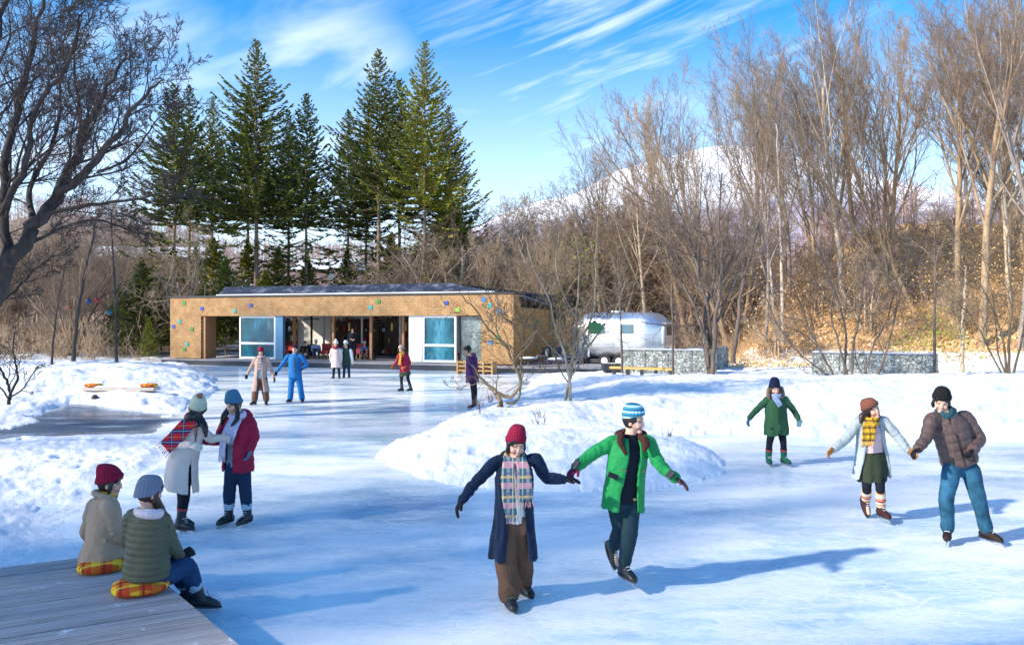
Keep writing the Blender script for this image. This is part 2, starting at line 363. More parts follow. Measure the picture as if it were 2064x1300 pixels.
M_SNOWP = plain('settled_snow', (.85, .87, .91), .7, var=.06, scale=2, bump=.6, bscale=9)
def glass_mat(name, tint, rough=.03, alpha=.55, refl=.9):
    t = NT(name); t.bump(t.noise(t.map(), 1.5, 3), .08, .05); tint = t.ramp(t.noise(t.map((1, 1, .4)), 1.1, 6, .7), [(.35, tuple(x * .35 for x in tint)), (.55, tint), (.72, tuple(min(1, x * 2 + .08) for x in tint))]); t.set(Base_Color=tint, Roughness=rough, Specular_IOR_Level=refl, Alpha=alpha, Coat_Weight=.12); return t.m
M_GLASS = glass_mat('teal_glass', (.025, .19, .27), alpha=.70, refl=.5); M_GLASS2 = glass_mat('pale_glass', (.30, .38, .38), alpha=.5)
t = NT('roof_metal'); v = t.map(); w = t.new('ShaderNodeTexWave'); w.inputs['Scale'].default_value = 1.0; t.l.new(t.map((1, .02, .02)), w.inputs['Vector'])
c = t.mix(t.rng(t.noise(t.map((.5, 1, 1)), 3, 6, .7), .5, .68, 0, .8), (.030, .034, .055), (.22, .24, .30)); t.set(Base_Color=c, Roughness=.45, Metallic=.1); t.bump(w.outputs[0], .4, .02); M_ROOF = t.m

BR = Vector((0.07, 36.5, 0)); BL = Vector((-19.75, 43.0, 0)); BLEN = (BR - BL).length
bang = math.atan2(BR.y - BL.y, BR.x - BL.x)
bld = empty('cafe_building', BL, 'long single-storey cafe with cedar shingle front, open glazed side and dark sloping roof', 'building', rz=bang)
BM = Matrix.Translation(BL) @ Matrix.Rotation(bang, 4, 'Z')
def bu(px):                                    # photo column -> u along the facade
    k = (px - 1032) / F; d = BR - BL; t_ = (k * BL.y - BL.x) / (d.x - k * d.y); return t_ * BLEN
def buv(px, v):                                # the same at depth v behind the facade
    k = (px - 1032) / F; d = (BR - BL) / BLEN; n_ = Vector((-d.y, d.x, 0)); A_ = BL + n_ * v; return (k * A_.y - A_.x) / (d.x - k * d.y)
DEP = 7.0; TOP = 3.78; ZF = .32; ZO = 2.72
uo0, uo1 = bu(405), bu(970); TH = .38
def bb(a, b, name, mat, par=bld, bev=0): return MB().box(a, b).build(name, mat, par, bevel=bev)
m = MB(); m.box((0, 0, ZF), (uo0, TH, TOP)); m.box((uo0 + .001, .002, ZO), (uo1 - .001, TH, TOP)); m.box((uo1, 0, ZF), (BLEN, TH, TOP)); m.build('facade', M_SH, bld)
m = MB(); m.box((0, TH, ZF), (TH, 2.2, TOP - .01)); m.build('side_wall', M_SH, bld)
m = MB(); m.box((BLEN - .28, TH + .003, ZF), (BLEN - .003, 1.2, TOP - .01)); m.build('side_wall', M_SH2, bld)
m = MB(); m.box((BLEN - .30, 1.2, ZF), (BLEN - .02, 6.6, 3.12)); m.build('annex_wall', M_SH2, bld)
m = MB(); m.box((BLEN - .06, 6.6, ZF), (BLEN + .12, 6.85, 3.1)); m.build('corner_post', M_PINE, bld)
m = MB(); m.prism([(BLEN - .6, .95, 3.52), (BLEN + .28, .95, 3.52), (BLEN + .28, 7.3, 3.05), (BLEN - .6, 7.3, 3.05)], (0, 0, .16)); m.build('annex_roof', M_DARK, bld)
m = MB(); m.prism([(BLEN - .5, .98, 3.685), (BLEN + .22, .98, 3.685), (BLEN + .22, 7.2, 3.215), (BLEN - .5, 7.2, 3.215)], (0, 0, .035)); m.build('roof_snow', M_SNOWP, bld)
m = MB(); m.box((-.08, -.06, TOP), (BLEN + .08, 1.2, TOP + .09)); m.build('fascia', M_DARK, bld)
u0, u1, u2 = bu(432), bu(885), bu(975)
m = MB(); m.add([(u0, .25, TOP + .1), (u2 + .6, .25, TOP + .1), (u0 - .02, .9, TOP + .62), (u1 + .3, .9, TOP + .62), (u0, .25, TOP - .3), (u2 + .6, .25, TOP - .3), (u0 - .02, 8, TOP + .4), (u2 + 1.6, 8, TOP + .15), (u0, 8, 3.2), (u2 + 1, 8, 3.2)],
  [(0, 1, 3, 2), (2, 3, 7, 6), (4, 5, 1, 0), (0, 2, 6, 8, 4), (1, 5, 9, 7, 3), (6, 7, 9, 8), (4, 8, 9, 5)]); m.build('roof', M_ROOF, bld)
m = MB(); m.box((u0 - .05, .18, TOP + .092), (u2 + .5, .42, TOP + .16)); m.build('roof_snow', M_SNOWP, bld, bevel=.03)
# interior
m = MB(); m.box((uo0, TH, ZF - .1), (BLEN - .3, DEP, ZF)); m.build('floor', M_FLOOR, bld)
m = MB(); m.box((bu(478), TH, ZO + .15), (BLEN - .3, DEP, ZO + .27)); m.build('ceiling', M_INW, bld)
m = MB(); m.box((buv(486, DEP), DEP - .1, ZF), (BLEN - .3, DEP + .05, ZO + .15)); m.build('back_wall', M_INW, bld)
m = MB(); m.box((bu(478), TH, ZO - .12), (bu(478) + .15, DEP, ZO + .149)); m.build('beam', M_INW, bld)
def shelf(u, v, w, h, z=ZF):
    m = MB(); 
    for k in range(4): m.box((u, v - .35, z + .1 + k * h / 3.4), (u + w, v, z + .14 + k * h / 3.4))
    m.box((u - .04, v - .36, z), (u, v + .01, z + h)); m.box((u + w, v - .36, z), (u + w + .04, v + .01, z + h)); m.box((u, v - .02, z), (u + w, v + .01, z + h), 1)
    rng = random.Random(int(u * 100))
    for k in range(4):
        x = u + .05
        while x < u + w - .15:
            ww = rng.uniform(.05, .22)
            if rng.random() < .6: m.box((x, v - .28, z + .145 + k * h / 3.4), (x + ww, v - .1, z + .145 + k * h / 3.4 + rng.uniform(.1, .4)), rng.choice((2, 3, 4, 0)))
            x += ww + rng.uniform(.02, .2)
    o = m.build('bookshelf', [M_SHELF, plain('shelf_back', (.10, .07, .06), .7), M_WHITE, M_RED, M_PINE], None)
    o.matrix_world = BM @ Matrix.Identity(4); o.location = BM.to_translation(); o.rotation_euler = (0, 0, bang); return o
for i, (a, b, lb) in enumerate(((571, 592, 'narrow dark bookshelf at the left end of the cafe interior'), (668, 722, 'dark bookshelf behind the standing man in the cafe'), (733, 762, 'dark bookshelf in the middle of the cafe back wall'), (768, 815, 'dark bookshelf beside the white panel in the cafe'))):
    tag(shelf(buv(a, DEP - .5), DEP - .15, buv(b, DEP - .5) - buv(a, DEP - .5), 2.25), lb, 'bookshelf', 'dark bookshelves along the cafe back wall')
for px in (592, 671, 747, 812): bb((buv(px, 1.1) - .07, 1.1, ZF), (buv(px, 1.1) + .07, 1.24, ZO + .15), 'post', M_POST)
for px in (652, 729, 806): bb((buv(px, 5) - .05, 5.0, ZF), (buv(px, 5) + .05, 5.1, ZO + .15), 'white_post', M_WHITE)
# windows
def win(p0, p1, v, bar, zt=ZO, frame=M_WHITE, fw=.10):
    a, b = bu(p0), bu(p1); m = MB(); z0 = ZF + .02
    m.box((a, v, z0), (a + fw, v + .1, zt)); m.box((b - fw, v, z0), (b, v + .1, zt)); m.box((a + fw, v, z0), (b - fw, v + .1, z0 + fw * 1.2)); m.box((a + fw, v, zt - fw), (b - fw, v + .1, zt)); 
    if bar: m.box((a + fw, v, bar), (b - fw, v + .1, bar + .12))
    w = m.build('window', frame, bld); MB().box((a + fw, v + .04, z0 + fw * 1.2), (b - fw, v + .055, zt - fw)).build('pane', M_GLASS if frame is not M_DARK else M_GLASS2, w); return w
win(480, 553, .1, 1.15); win(850, 918, .1, 1.15)
bb((bu(553) + .01, .08, ZF), (bu(568), .3, ZO), 'jamb', M_TEAL); bb((bu(480) - .1, .25, ZO - .12), (bu(553) + .3, .34, ZO - .002), 'lintel', M_TEAL)
bb((bu(478), .5, ZF), (bu(480), 2.6, ZO), 'jamb', M_DARK)
bb((bu(822), .12, ZF + .02), (bu(848), .2, ZO), 'white_panel', M_WHITE)
win(922, 968, .25, 0, frame=M_DARK, fw=.05)
bb((bu(946), .32, ZF + .05), (bu(968) - .03, .36, ZO), 'blind', plain('pale_green_blind', (.42, .55, .50), .7))
bb((uo0 + .01, .1, ZF), (uo0 + .22, TH + .6, ZO), 'jamb', M_POST)
# back glass wall of the left porch: railing
m = MB(); a, b = bu(415), bu(474)
for z in (ZF + .25, ZF + .8): m.box((a, 3.2, z), (b, 3.26, z + .06))
for i in range(7): x = a + (b - a) * i / 6; m.box((x - .02, 3.2, ZF), (x + .02, 3.24, ZF + .8))
m.build('porch_railing', M_WHITE, bld)
# stove pipe
m = MB(); u = buv(628, 5); m.tube([(u, 5, ZF), (u, 5, ZO + .14)], .07, 10); m.tube([(u, 5, ZF), (u, 5, ZF + .7)], .28, 12); m.box((u - .35, 4.7, ZO - .2), (u + .35, 5.3, ZO - .14)); m.build('stove', M_DARK, bld)
# coloured tiles on the facade
TC = {'g': plain('green_tile', (.03, .26, .04), .4), 'b': plain('blue_tile', (.02, .07, .42), .4), 't': plain('teal_tile', (.03, .36, .34), .4), 'l': plain('lime_tile', (.25, .52, .05), .4), 's': plain('sky_blue_tile', (.05, .22, .62), .4)}
tiles = [(372, 611, 'g'), (407, 622, 'b'), (473, 627, 't'), (506, 616, 'b'), (362, 648, 't'), (350, 658, 'b'), (387, 664, 'g'), (377, 694, 't'), (372, 704, 'g'), (747, 620, 't'), (763, 608, 'g'), (900, 611, 'b'), (923, 624, 'l'), (975, 604, 's'), (987, 616, 't'), (1006, 628, 's'), (1002, 679, 'g'), (988, 690, 's')]
for px, py, c in tiles:
    u = bu(px); Yw = (BM @ Vector((u, 0, 0))).y; z = CH - (py - HY) * Yw / F; z = min(z, TOP - .12)
    if uo0 < u < uo1: z = max(z, ZO + .1)
    o = bb((u - .1, -.03, z - .1), (u + .1, -.003, z + .1), 'tile', TC[c])
for px, py, c in ((1078, 648, 't'), (1073, 655, 's'), (1076, 697, 'g')):
    v = {1078: 4.3, 1073: 3.7, 1076: 4.1}[px]; Yw = (BM @ Vector((BLEN, v, 0))).y; z = CH - (py - HY) * Yw / F
    bb((BLEN - .018, v - .1, z - .1), (BLEN + .01, v + .1, z + .1), 'tile', TC[c])
def bend(p): return BM @ Vector(p)
# deck under and beside the building
def boards(name, M, u0, u1, v0, v1, z0, z1, n, mats, lab, cat, fasc=True):
    e = empty(name, M.to_translation(), lab, cat, rz=M.to_euler().z)
    m = MB(); w = (v1 - v0) / n
    for i in range(n): m.box((u0, v0 + i * w, z1 - .04), (u1, v0 + (i + 1) * w - .012, z1 + (i % 3) * .001))
    m.build('deck_boards', mats[0], e)
    m = MB(); m.box((u0 + .03, v0 + .03, z0), (u1 - .03, v1 - .03, z1 - .045)); m.build('deck_skirt', mats[1], e); return e
boards('cafe_deck', BM, .2, bu(975), -.95, .36, -.1, ZF - .02, 9, (M_FLOOR, M_DARK), 'low dark-edged timber deck running along the front of the cafe', 'deck')
BM2 = Matrix.Translation(bend((BLEN - 1.2, -1.4, 0))) @ Matrix.Rotation(bang + R(12), 4, 'Z')
boards('terrace_deck', BM2, -.2, 7.6, -.3, 5.6, -.1, ZF - .06, 40, (M_FLOOR, M_DARK), 'grey timber terrace with chairs between the cafe corner and the silver trailer', 'deck')
# step block and yellow rack
o = MB().box((0, 0, 0), (1.6, .5, .17)).build('deck_step', M_DARK, None, bevel=.01); o.location = P(925, 760, 36.0) * 1; o.location.z = 0; o.rotation_euler.z = bang; tag(o, 'dark step block on the ice below the right end of the cafe deck', 'step')
def rack(px0, px1, Yd, lab):
    a = P(px0, 745, Yd); e = empty('wooden_rack', (a.x, a.y, .02), lab, 'rack', rz=bang); w = (px1 - px0) * Yd / F
    m = MB()
    for z in (.12, .32, .5): m.box((0, 0, z), (w, .05, z + .06)); m.box((0, .5, z), (w, .55, z + .06))
    m.build('rails', M_PINE, e)
    for i in range(5): x = w * i / 4; MB().box((x - .03, -.03, 0), (x + .03, .58, .58)).build('upright', M_PINE, e)
rack(922, 996, 34.5, 'low yellow slatted skate rack on the ice behind the person in purple')

# ---------------------------------------------------------------- gabion walls
t = NT('gabion_stone'); v = t.map(); vo = t.new('ShaderNodeTexVoronoi'); vo.inputs['Scale'].default_value = 7.5; t.l.new(v, vo.inputs['Vector'])
ve = t.new('ShaderNodeTexVoronoi'); ve.feature = 'DISTANCE_TO_EDGE'; ve.inputs['Scale'].default_value = 7.5; t.l.new(v, ve.inputs['Vector'])
c = t.ramp(t.sep(vo.outputs['Color'])[0], [(.1, (.22, .24, .22)), (.45, (.38, .41, .38)), (.9, (.52, .55, .51))]); gap = t.rng(ve.outputs['Distance'], 0, .06)
c = t.mix(gap, (.10, .11, .095), c)
wi = t.sep(v); grid = t.math('MAXIMUM', t.rng(t.math('PINGPONG', wi[0], .075), .0, .006, 1, 0), t.rng(t.math('PINGPONG', wi[2], .075), .0, .006, 1, 0))
c = t.mix(t.math('MULTIPLY', grid, .6), c, (.45, .46, .46)); t.set(Base_Color=c, Roughness=.8); t.bump(gap, .9, .05); M_GAB = t.m
M_MESH = plain('galvanised_wire', (.35, .36, .37), .4, .8)
def gabion(p0, p1, h, th, lab, snow=True):
    p0 = Vector(p0); p1 = Vector(p1); d = p1 - p0; Lg = d.length
    e = empty('gabion_wall', (p0.x, p0.y, p0.z - .4), lab, 'wall', 'stone gabion walls', rz=math.atan2(d.y, d.x))
    nx, nz = int(Lg / .12), int((h + .4) / .12); m = MB()
    m.box((0.03, 0.03, 0), (Lg - .03, th - .03, h + .38)); rn = random.Random(5)
    # stones bulging from the front and the top
    for i in range(nx):
        for j in range(nz):
            r_ = rn.uniform(.05, .085); x = min(max((i + .5) * Lg / nx + rn.uniform(-.03, .03), .07), Lg - .07); z = (j + .5) * .12 + rn.uniform(-.03, .03)
            m.ell((x, .05, z), (r_ * rn.uniform(.8, 1.2), r_ * .6, r_), Matrix.Rotation(rn.uniform(0, 3), 3, 'Y'), 6, 4)
    m.build('stones', M_GAB, e)
    m = MB()
    for z in (.4, h + .4): m.tube([(0, -.02, z), (Lg, -.02, z)], .012, 5); m.tube([(0, th, z), (Lg, th, z)], .012, 5)
    for i in range(int(Lg / 1.0) + 1): x = min(i * 1.0, Lg); m.tube([(x, -.02, .3), (x, -.02, h + .4)], .012, 5); m.tube([(x, -.02, h + .4), (x, th, h + .4)], .01, 5)
    m.build('wire_cage', M_MESH, e)
    if snow:
        m = MB(); n = 24; rn = random.Random(8); v = []
        for i in range(n + 1):
            x = Lg * i / n; k = .03 + .05 * rn.random(); v += [(x, .03, h + .39), (x, th * .5, h + .40 + k), (x, th - .03, h + .39)]
        m.add(v, [(i * 3 + j, i * 3 + 3 + j, i * 3 + 4 + j, i * 3 + 1 + j) for i in range(n) for j in (0, 1)]); m.build('snow_cap', M_SNOWP, e, smooth=True)
gabion(P(1252, 745, 33).xy.to_3d(), P(1445, 745, 32.2).xy.to_3d(), 1.18, .8, 'long stone-filled gabion wall with snow on top, in front of the silver trailer')
gabion(P(1412, 745, 34.5).xy.to_3d(), P(1470, 745, 37).xy.to_3d(), 1.2, .7, 'short dark gabion wall end behind the multi-stemmed tree right of the trailer', False)
gabion(P(1637, 745, 31).xy.to_3d(), P(1892, 745, 29.2).xy.to_3d(), 1.14, .8, 'stone-filled gabion wall behind the low shrub under the orange slope')

# yellow bench by the gabion
p0 = P(1228, 745, 31.4); p1 = P(1356, 752, 30.2); d = p1 - p0
e = empty('long_bench', (p0.x, p0.y, hz(p0.x, p0.y) - .02), 'long yellow wooden plank bench on dark legs in front of the gabion wall', 'bench', rz=math.atan2(d.y, d.x)); Lb = d.xy.length
zt = (CH - (740 - HY) * 31 / F) - (hz(p0.x, p0.y) - .02)
MB().box((0, 0, zt - .09), (Lb, .42, zt)).build('seat', plain('yellow_plank', (.58, .35, .09), .6), e, bevel=.008)
for i in range(5): x = .15 + (Lb - .3) * i / 4; MB().box((x - .03, .04, -.3), (x + .03, .38, zt - .092)).build('leg', M_DARK, e)

# ---------------------------------------------------------------- silver trailer
t = NT('polished_aluminium'); v = t.map(); n = t.noise(t.map((.4, .4, .8)), 2.2, 4); ns = t.sep(v)
seam = t.math('MAXIMUM', t.rng(t.math('PINGPONG', ns[0], .62), 0, .012, 1, 0), t.rng(t.math('PINGPONG', ns[2], .55), 0, .010, 1, 0))
c = t.mix(t.math('MULTIPLY', seam, .5), t.ramp(n, [(.3, (.62, .68, .74)), (.7, (.80, .84, .88))]), (.25, .28, .32))
t.set(Base_Color=c, Metallic=.85, Roughness=t.rng(n, .3, .7, .22, .38)); t.bump(t.math('ADD', t.math('MULTIPLY', n, .5), t.math('MULTIPLY', seam, -.4)), .35, .03); M_ALU = t.m
TL, TW = 5.1, 2.5
c0 = P(1350, 722, 37.0); tz = .45
tang = R(146)
tr_ = empty('silver_trailer', (c0.x, c0.y, .1), 'rounded polished silver travel trailer parked behind the gabion wall beside the cafe terrace', 'trailer', rz=tang)
def trailer_sec(x):                           # cross-section scale near the ends
    e_ = 1.15; k = 1.0
    if x < e_: k = math.sqrt(max(0, 1 - ((e_ - x) / e_)**2.3))
    if x > TL - e_: k = math.sqrt(max(0, 1 - ((x - TL + e_) / e_)**2.3))
    return k
m = MB(); K = 36; xs = [0.0, .02, .07, .15, .27, .42, .62, .85, 1.15] + [1.15 + (TL - 2.3) * i / 6 for i in range(1, 6)]; xs += [TL - x for x in (1.15, .85, .62, .42, .27, .15, .07, .02, 0)]
def supere(a, n=3.4): c_, s_ = math.cos(a), math.sin(a); return (math.copysign(abs(c_)**(2 / n), c_), math.copysign(abs(s_)**(2 / n), s_))
v = []
for x in xs:
    k = max(trailer_sec(x), .55) if x in (0.0, TL) else max(trailer_sec(x), .60)
    for j in range(K):
        cx, sx = supere(2 * math.pi * j / K)
        zc = 1.60; hh = 1.20 * (k if sx > 0 else (.55 + .45 * k)); v.append((x, cx * TW / 2 * k, zc + sx * hh))
f = [(i * K + j, i * K + (j + 1) % K, (i + 1) * K + (j + 1) % K, (i + 1) * K + j) for i in range(len(xs) - 1) for j in range(K)]
f += [tuple(range(K))[::-1], tuple((len(xs) - 1) * K + j for j in range(K))]
m.add(v, f); body = m.build('body', M_ALU, tr_, smooth=True)
MB().box((.6, -TW / 2 + .15, .22), (TL - .6, TW / 2 - .15, .42)).build('chassis', M_DARK, tr_)
for sy in (-1, 1):
    for x in (2.2, 3.0):
        w = MB().tube([(x, sy * (TW / 2 - .28), .33), (x, sy * (TW / 2 - .03), .33)], .34, 20).build('wheel', plain('rubber', (.02, .02, .02), .8), tr_)
        MB().tube([(x, sy * (TW / 2 - .04), .33), (x, sy * (TW / 2 - .015), .33)], .18, 14).build('rim', M_WHITE, w)
# hatch window on the near end (x = 0 end) and side windows
def panel(name, x0, x1, y0, y1, z0, z1, mat, par=tr_, bev=.02): return MB().box((x0, y0, z0), (x1, y1, z1)).build(name, mat, par, bevel=bev)
w = panel('hatch_frame', -.035, .07, -.56, .56, 1.15, 2.25, plain('copper_tint_panel', (.52, .36, .30), .5)); panel('hatch', -.06, -.036, -.47, .47, 1.65, 2.15, plain('dark_opening', (.03, .022, .02), .5), w)
for (x0, x1) in ((1.3, 2.1), (2.9, 3.6)):
    for sy in (-1, 1):
        yy = sy * (TW / 2 + .004); w = panel('window', x0, x1, min(yy, yy - sy * .05), max(yy, yy - sy * .05), 1.65, 2.25, M_WHITE); panel('pane', x0 + .07, x1 - .07, yy - .008, yy + .012 * sy + .008, 1.72, 2.18, M_GLASS, w, 0)
w = panel('door', 3.85, 4.5, TW / 2 - .12, TW / 2 - .03, .5, 2.1, M_ALU)
m = MB().tube([(TL - .1, 0, .3), (TL + .9, 0, .3)], .05, 6); m.build('tow_bar', M_DARK, tr_)
panel('roof_vent', 2.6, 3.1, -.25, .25, 2.76, 2.88, M_WHITE)
# dark barrels and a stump near the trailer
o = MB().box((-.55, -.4, 0), (.55, .4, .35)).build('planter_box', M_DARK, None, bevel=.02); p = P(1238, 738, 34.0); o.location = (p.x, p.y, .18); tag(o, 'small dark planter at the left end of the gabion wall below the trailer', 'planter')

# ---------------------------------------------------------------- terrace furniture
M_GREY = plain('grey_seat_shell', (.10, .11, .12), .6); M_LEG = plain('walnut_leg', (.16, .07, .035), .6)
def chair(px, py, Yd, rz, mat, lab):
    p = P(px, py, Yd); e = empty('terrace_chair', (p.x, p.y, ZF - .06), lab, 'chair', 'chairs on the timber terrace', rz=rz)
    m = MB(); n = 9; v = []
    prof = [(.28, .40), (.24, .44), (.05, .43), (-.15, .43), (-.22, .50), (-.27, .68), (-.31, .86)]
    for (y, z) in prof:
        for i in range(n):
            s_ = (i / (n - 1) - .5) * 2; bulge = .10 * s_ * s_; w_ = .27 if z < .6 else .25 - (z - .6) * .15
            v.append((s_ * w_, y + (bulge if z > .5 else 0), z + (bulge if z < .5 else 0)))
    m.add(v, [(i * n + j, i * n + j + 1, (i + 1) * n + j + 1, (i + 1) * n + j) for i in range(len(prof) - 1) for j in range(n - 1)])
    o = m.build('seat_shell', mat, e, smooth=True); sm = o.modifiers.new('s', 'SOLIDIFY'); sm.thickness = .02
    for sx in (-1, 1):
        for sy in (-1, 1): MB().tube([(sx * .15, sy * .13, .42), (sx * .25, sy * .24, 0)], [.018, .012], 6).build('leg', M_LEG, e)
def table(px, py, Yd, lab):
    p = P(px, py, Yd); e = empty('terrace_table', (p.x, p.y, ZF - .06), lab, 'table', 'low tables on the timber terrace')
    MB().tube([(0, 0, .42), (0, 0, .45)], .42, 24).build('tabletop', plain('blue_white_top', (.45, .55, .72), .4), e)
    m = MB().ell((0, 0, .45), (.36, .36, .05), None, 16, 6); m.build('snow', M_SNOWP, e, smooth=True)
    for i in range(3): a = i * 2.1 + .4; MB().tube([(.1 * math.cos(a), .1 * math.sin(a), .42), (.28 * math.cos(a), .28 * math.sin(a), 0)], .016, 6).build('leg', M_LEG, e)
chair(1104, 735, 37.6, R(200), M_DARK, 'black chair nearest the cafe corner post on the terrace'); chair(1128, 735, 37.4, R(160), M_DARK, 'black chair second from the cafe corner post on the terrace')
chair(1094, 742, 35.6, R(100), M_GREY, 'grey shell chair between the two snowy tables'); chair(1172, 744, 34.6, R(60), M_GREY, 'grey shell chair right of the twin-stemmed tree on the terrace')
table(1065, 742, 35.4, 'low snow-dusted table close to the cafe side wall'); table(1122, 746, 34.6, 'low snow-dusted table left of the twin-stemmed tree')
# red armchairs in the cafe
def armchair(u, v, rz, lab):
    u = buv(u, v)
    p = bend((u, v, ZF)); e = empty('red_armchair', p, lab, 'armchair', 'red armchairs in the cafe', rz=bang + rz)
    MB().box((-.28, -.28, .28), (.28, .25, .44)).build('seat', M_RED, e, bevel=.03); MB().box((-.28, .22, .40), (.28, .34, .85)).build('backrest', M_RED, e, bevel=.03)
    for sx in (-1, 1):
        for sy in (-1, 1): MB().box((sx * .26 - .025, sy * .24 - .025, 0), (sx * .26 + .025, sy * .24 + .025, .279)).build('leg', M_PINE, e)
for px, v, rz, lb in ((579, 1.9, 0, 'red armchair just inside the left window of the cafe'), (655, 1.8, .2, 'empty red armchair between the seated pair and the orange post'), (722, 2.0, 0, 'red armchair beside the standing man in the cafe'), (833, 1.5, -.3, 'red armchair behind the girl in the red jacket'), (868, 2.2, 0, 'red armchair behind the lower right window pane'), (935, 2.2, 0, 'red armchair behind the grey glass near the right pier')): armchair(px, v, rz, lb)
# pendant lamps
for px in (598, 668, 704, 790, 818):
    p = bend((buv(px, 3.4), 3.4, 2.1)); e = empty('pendant_lamp', p, {598: 'yellow pendant tube lamp in the leftmost cafe bay', 668: 'yellow pendant tube lamp close to the second orange post', 704: 'yellow pendant tube lamp over the standing man', 790: 'yellow pendant tube lamp before the right bookshelf', 818: 'yellow pendant tube lamp beside the white panel'}[px], 'lamp', 'pendant lamps in the cafe')
    MB().tube([(0, 0, -.22), (0, 0, .22)], .06, 10).build('lamp_shade', plain('amber_shade', (.75, .50, .14), .5), e); MB().tube([(0, 0, .22), (0, 0, .74)], .008, 5).build('cord', M_DARK, e)

# bench with plaid cushions on the left bank
def plaid(name, base, stripes, rough=.9):
    if name in _mc: return _mc[name]
    t = NT(name); s = t.sep(t.map()); c = base
    for ax, per, lo, hi, cc, f in stripes:
        w = t.math('FRACT', t.math('MULTIPLY', t.math('ADD', s[ax], 10.0), 1 / per))
        k = t.math('MULTIPLY', t.math('GREATER_THAN', w, lo), t.math('LESS_THAN', w, hi)); c = t.mix(t.math('MULTIPLY', k, f), c, cc)
    t.set(Base_Color=c, Roughness=rough, Specular_IOR_Level=.15); t.bump(t.noise(t.map(), 220, 2), .3, .003); _mc[name] = t.m; return t.m
M_CUSH = plaid('orange_plaid', (.80, .20, .02), [(0, .16, 0, .42, (.85, .55, .03), .9), (1, .16, .3, .62, (.55, .02, .02), .75), (0, .16, .55, .68, (.25, .03, .02), .8), (1, .16, .75, .85, (.9, .7, .1), .8)])
pa, pb = P(172, 790, 23.2), P(322, 788, 23.4); zt_ = CH - (780 - HY) * 23.2 / F
e = empty('snowy_bench', (pa.x, pa.y, hz(pa.x, pa.y)), 'low snow-covered plank bench on the left snow bank carrying two plaid cushions', 'bench'); zt_ -= e.location.z
MB().box((0, -.2, zt_ - .1), (pb.x - pa.x, .25, zt_)).build('seat', plain('weathered_plank', (.55, .48, .42), .7), e); MB().box((.35, -.17, zt_ + .001), (pb.x - pa.x - .4, .22, zt_ + .05)).build('snow_layer', M_SNOWP, e, bevel=.02)
for x in (.2, pb.x - pa.x - .2): MB().box((x - .05, -.15, -.4), (x + .05, .2, zt_ - .102)).build('leg', M_DARK, e)
def cushion(loc, rx, ry, h, lab, rz=0, grp='orange plaid cushions'):
    o = MB().ell((0, 0, 0), (rx, ry, h / 2), None, 28, 10, fn=lambda p: Vector((math.copysign(abs(p.x)**.8, p.x), math.copysign(abs(p.y)**.8, p.y), math.copysign(abs(p.z)**.7, p.z)))).build('cushion', M_CUSH, None, smooth=True)
    o.location = loc; o.rotation_euler.z = rz; tag(o, lab, 'cushion', grp)
cushion((pa.x + .25, pa.y, e.location.z + zt_ + .06), .27, .2, .11, 'red and yellow plaid cushion on the left end of the snowy bench'); cushion((pb.x - .25, pa.y, e.location.z + zt_ + .06), .27, .2, .11, 'red and yellow plaid cushion on the right end of the snowy bench')
o = MB().ell((0, 0, 0), (.1, .1, .09)).build('bollard_light', M_DARK, None, smooth=True); p = P(191, 797, 22.6); o.location = (p.x, p.y, hz(p.x, p.y) + .04); tag(o, 'tiny black ground light on the snow below the bench', 'light')

# ---------------------------------------------------------------- foreground deck
t = NT('weathered_deck'); v = t.map(); s = t.sep(v)
n = t.noise(t.map((1.2, 14, 1)), 2, 6, .7); n2 = t.noise(v, 1.3, 4)
c = t.ramp(n, [(.25, (.22, .205, .20)), (.5, (.40, .375, .37)), (.75, (.62, .60, .59))]); c = t.mix(t.rng(n2, .45, .7, 0, .5), c, (.34, .29, .27))
bi = t.math('FLOOR', t.math('DIVIDE', t.math('SUBTRACT', s[1], .0), .093)); wn_ = t.new('ShaderNodeTexWhiteNoise'); wn_.noise_dimensions = '1D'; t.l.new(bi, wn_.inputs['W']); c = t.mix(t.rng(wn_.outputs['Value'], 0, 1, 0, .55), c, (.60, .58, .60))
gr = t.rng(t.math('PINGPONG', s[1], .0155), .0, .006, 1, 0); c = t.mix(t.math('MULTIPLY', gr, .62), c, (.10, .09, .09))
nx = t.math('PINGPONG', s[0], .30); nail = t.math('MULTIPLY', t.rng(nx, 0, .006, 1, 0), t.rng(t.math('ABSOLUTE', t.math('SUBTRACT', t.math('PINGPONG', s[1], .0465), .025)), 0, .006, 1, 0)); c = t.mix(nail, c, (.05, .045, .04))
c = t.mix(t.rng(t.noise(v, 2.3, 8, .8), .62, .68, 0, .85), c, (.82, .85, .90))
t.set(Base_Color=c, Roughness=.6); t.bump(t.math('ADD', t.noise(t.map((2, 60, 2)), 2, 4), t.math('MULTIPLY', gr, -.8)), .6, .01); M_DECK = t.m
far = Vector((.896, .443, 0)).normalized(); dang = math.atan2(far.y, far.x); corner = Vector((-3.62, 7.0, 0)); edge = Vector((1.75, -1.97, 0)).normalized()
dk = empty('viewing_deck', corner, 'weathered grey slatted wooden deck in the bottom left corner', 'deck', rz=dang)
Mi = Matrix.Rotation(-dang, 3, 'Z'); el = Mi @ edge          # edge direction in deck coordinates (x along the boards)
m = MB(); w = .093; k = 0; yv = 0.0; rnd = random.Random(3); DZ = .32
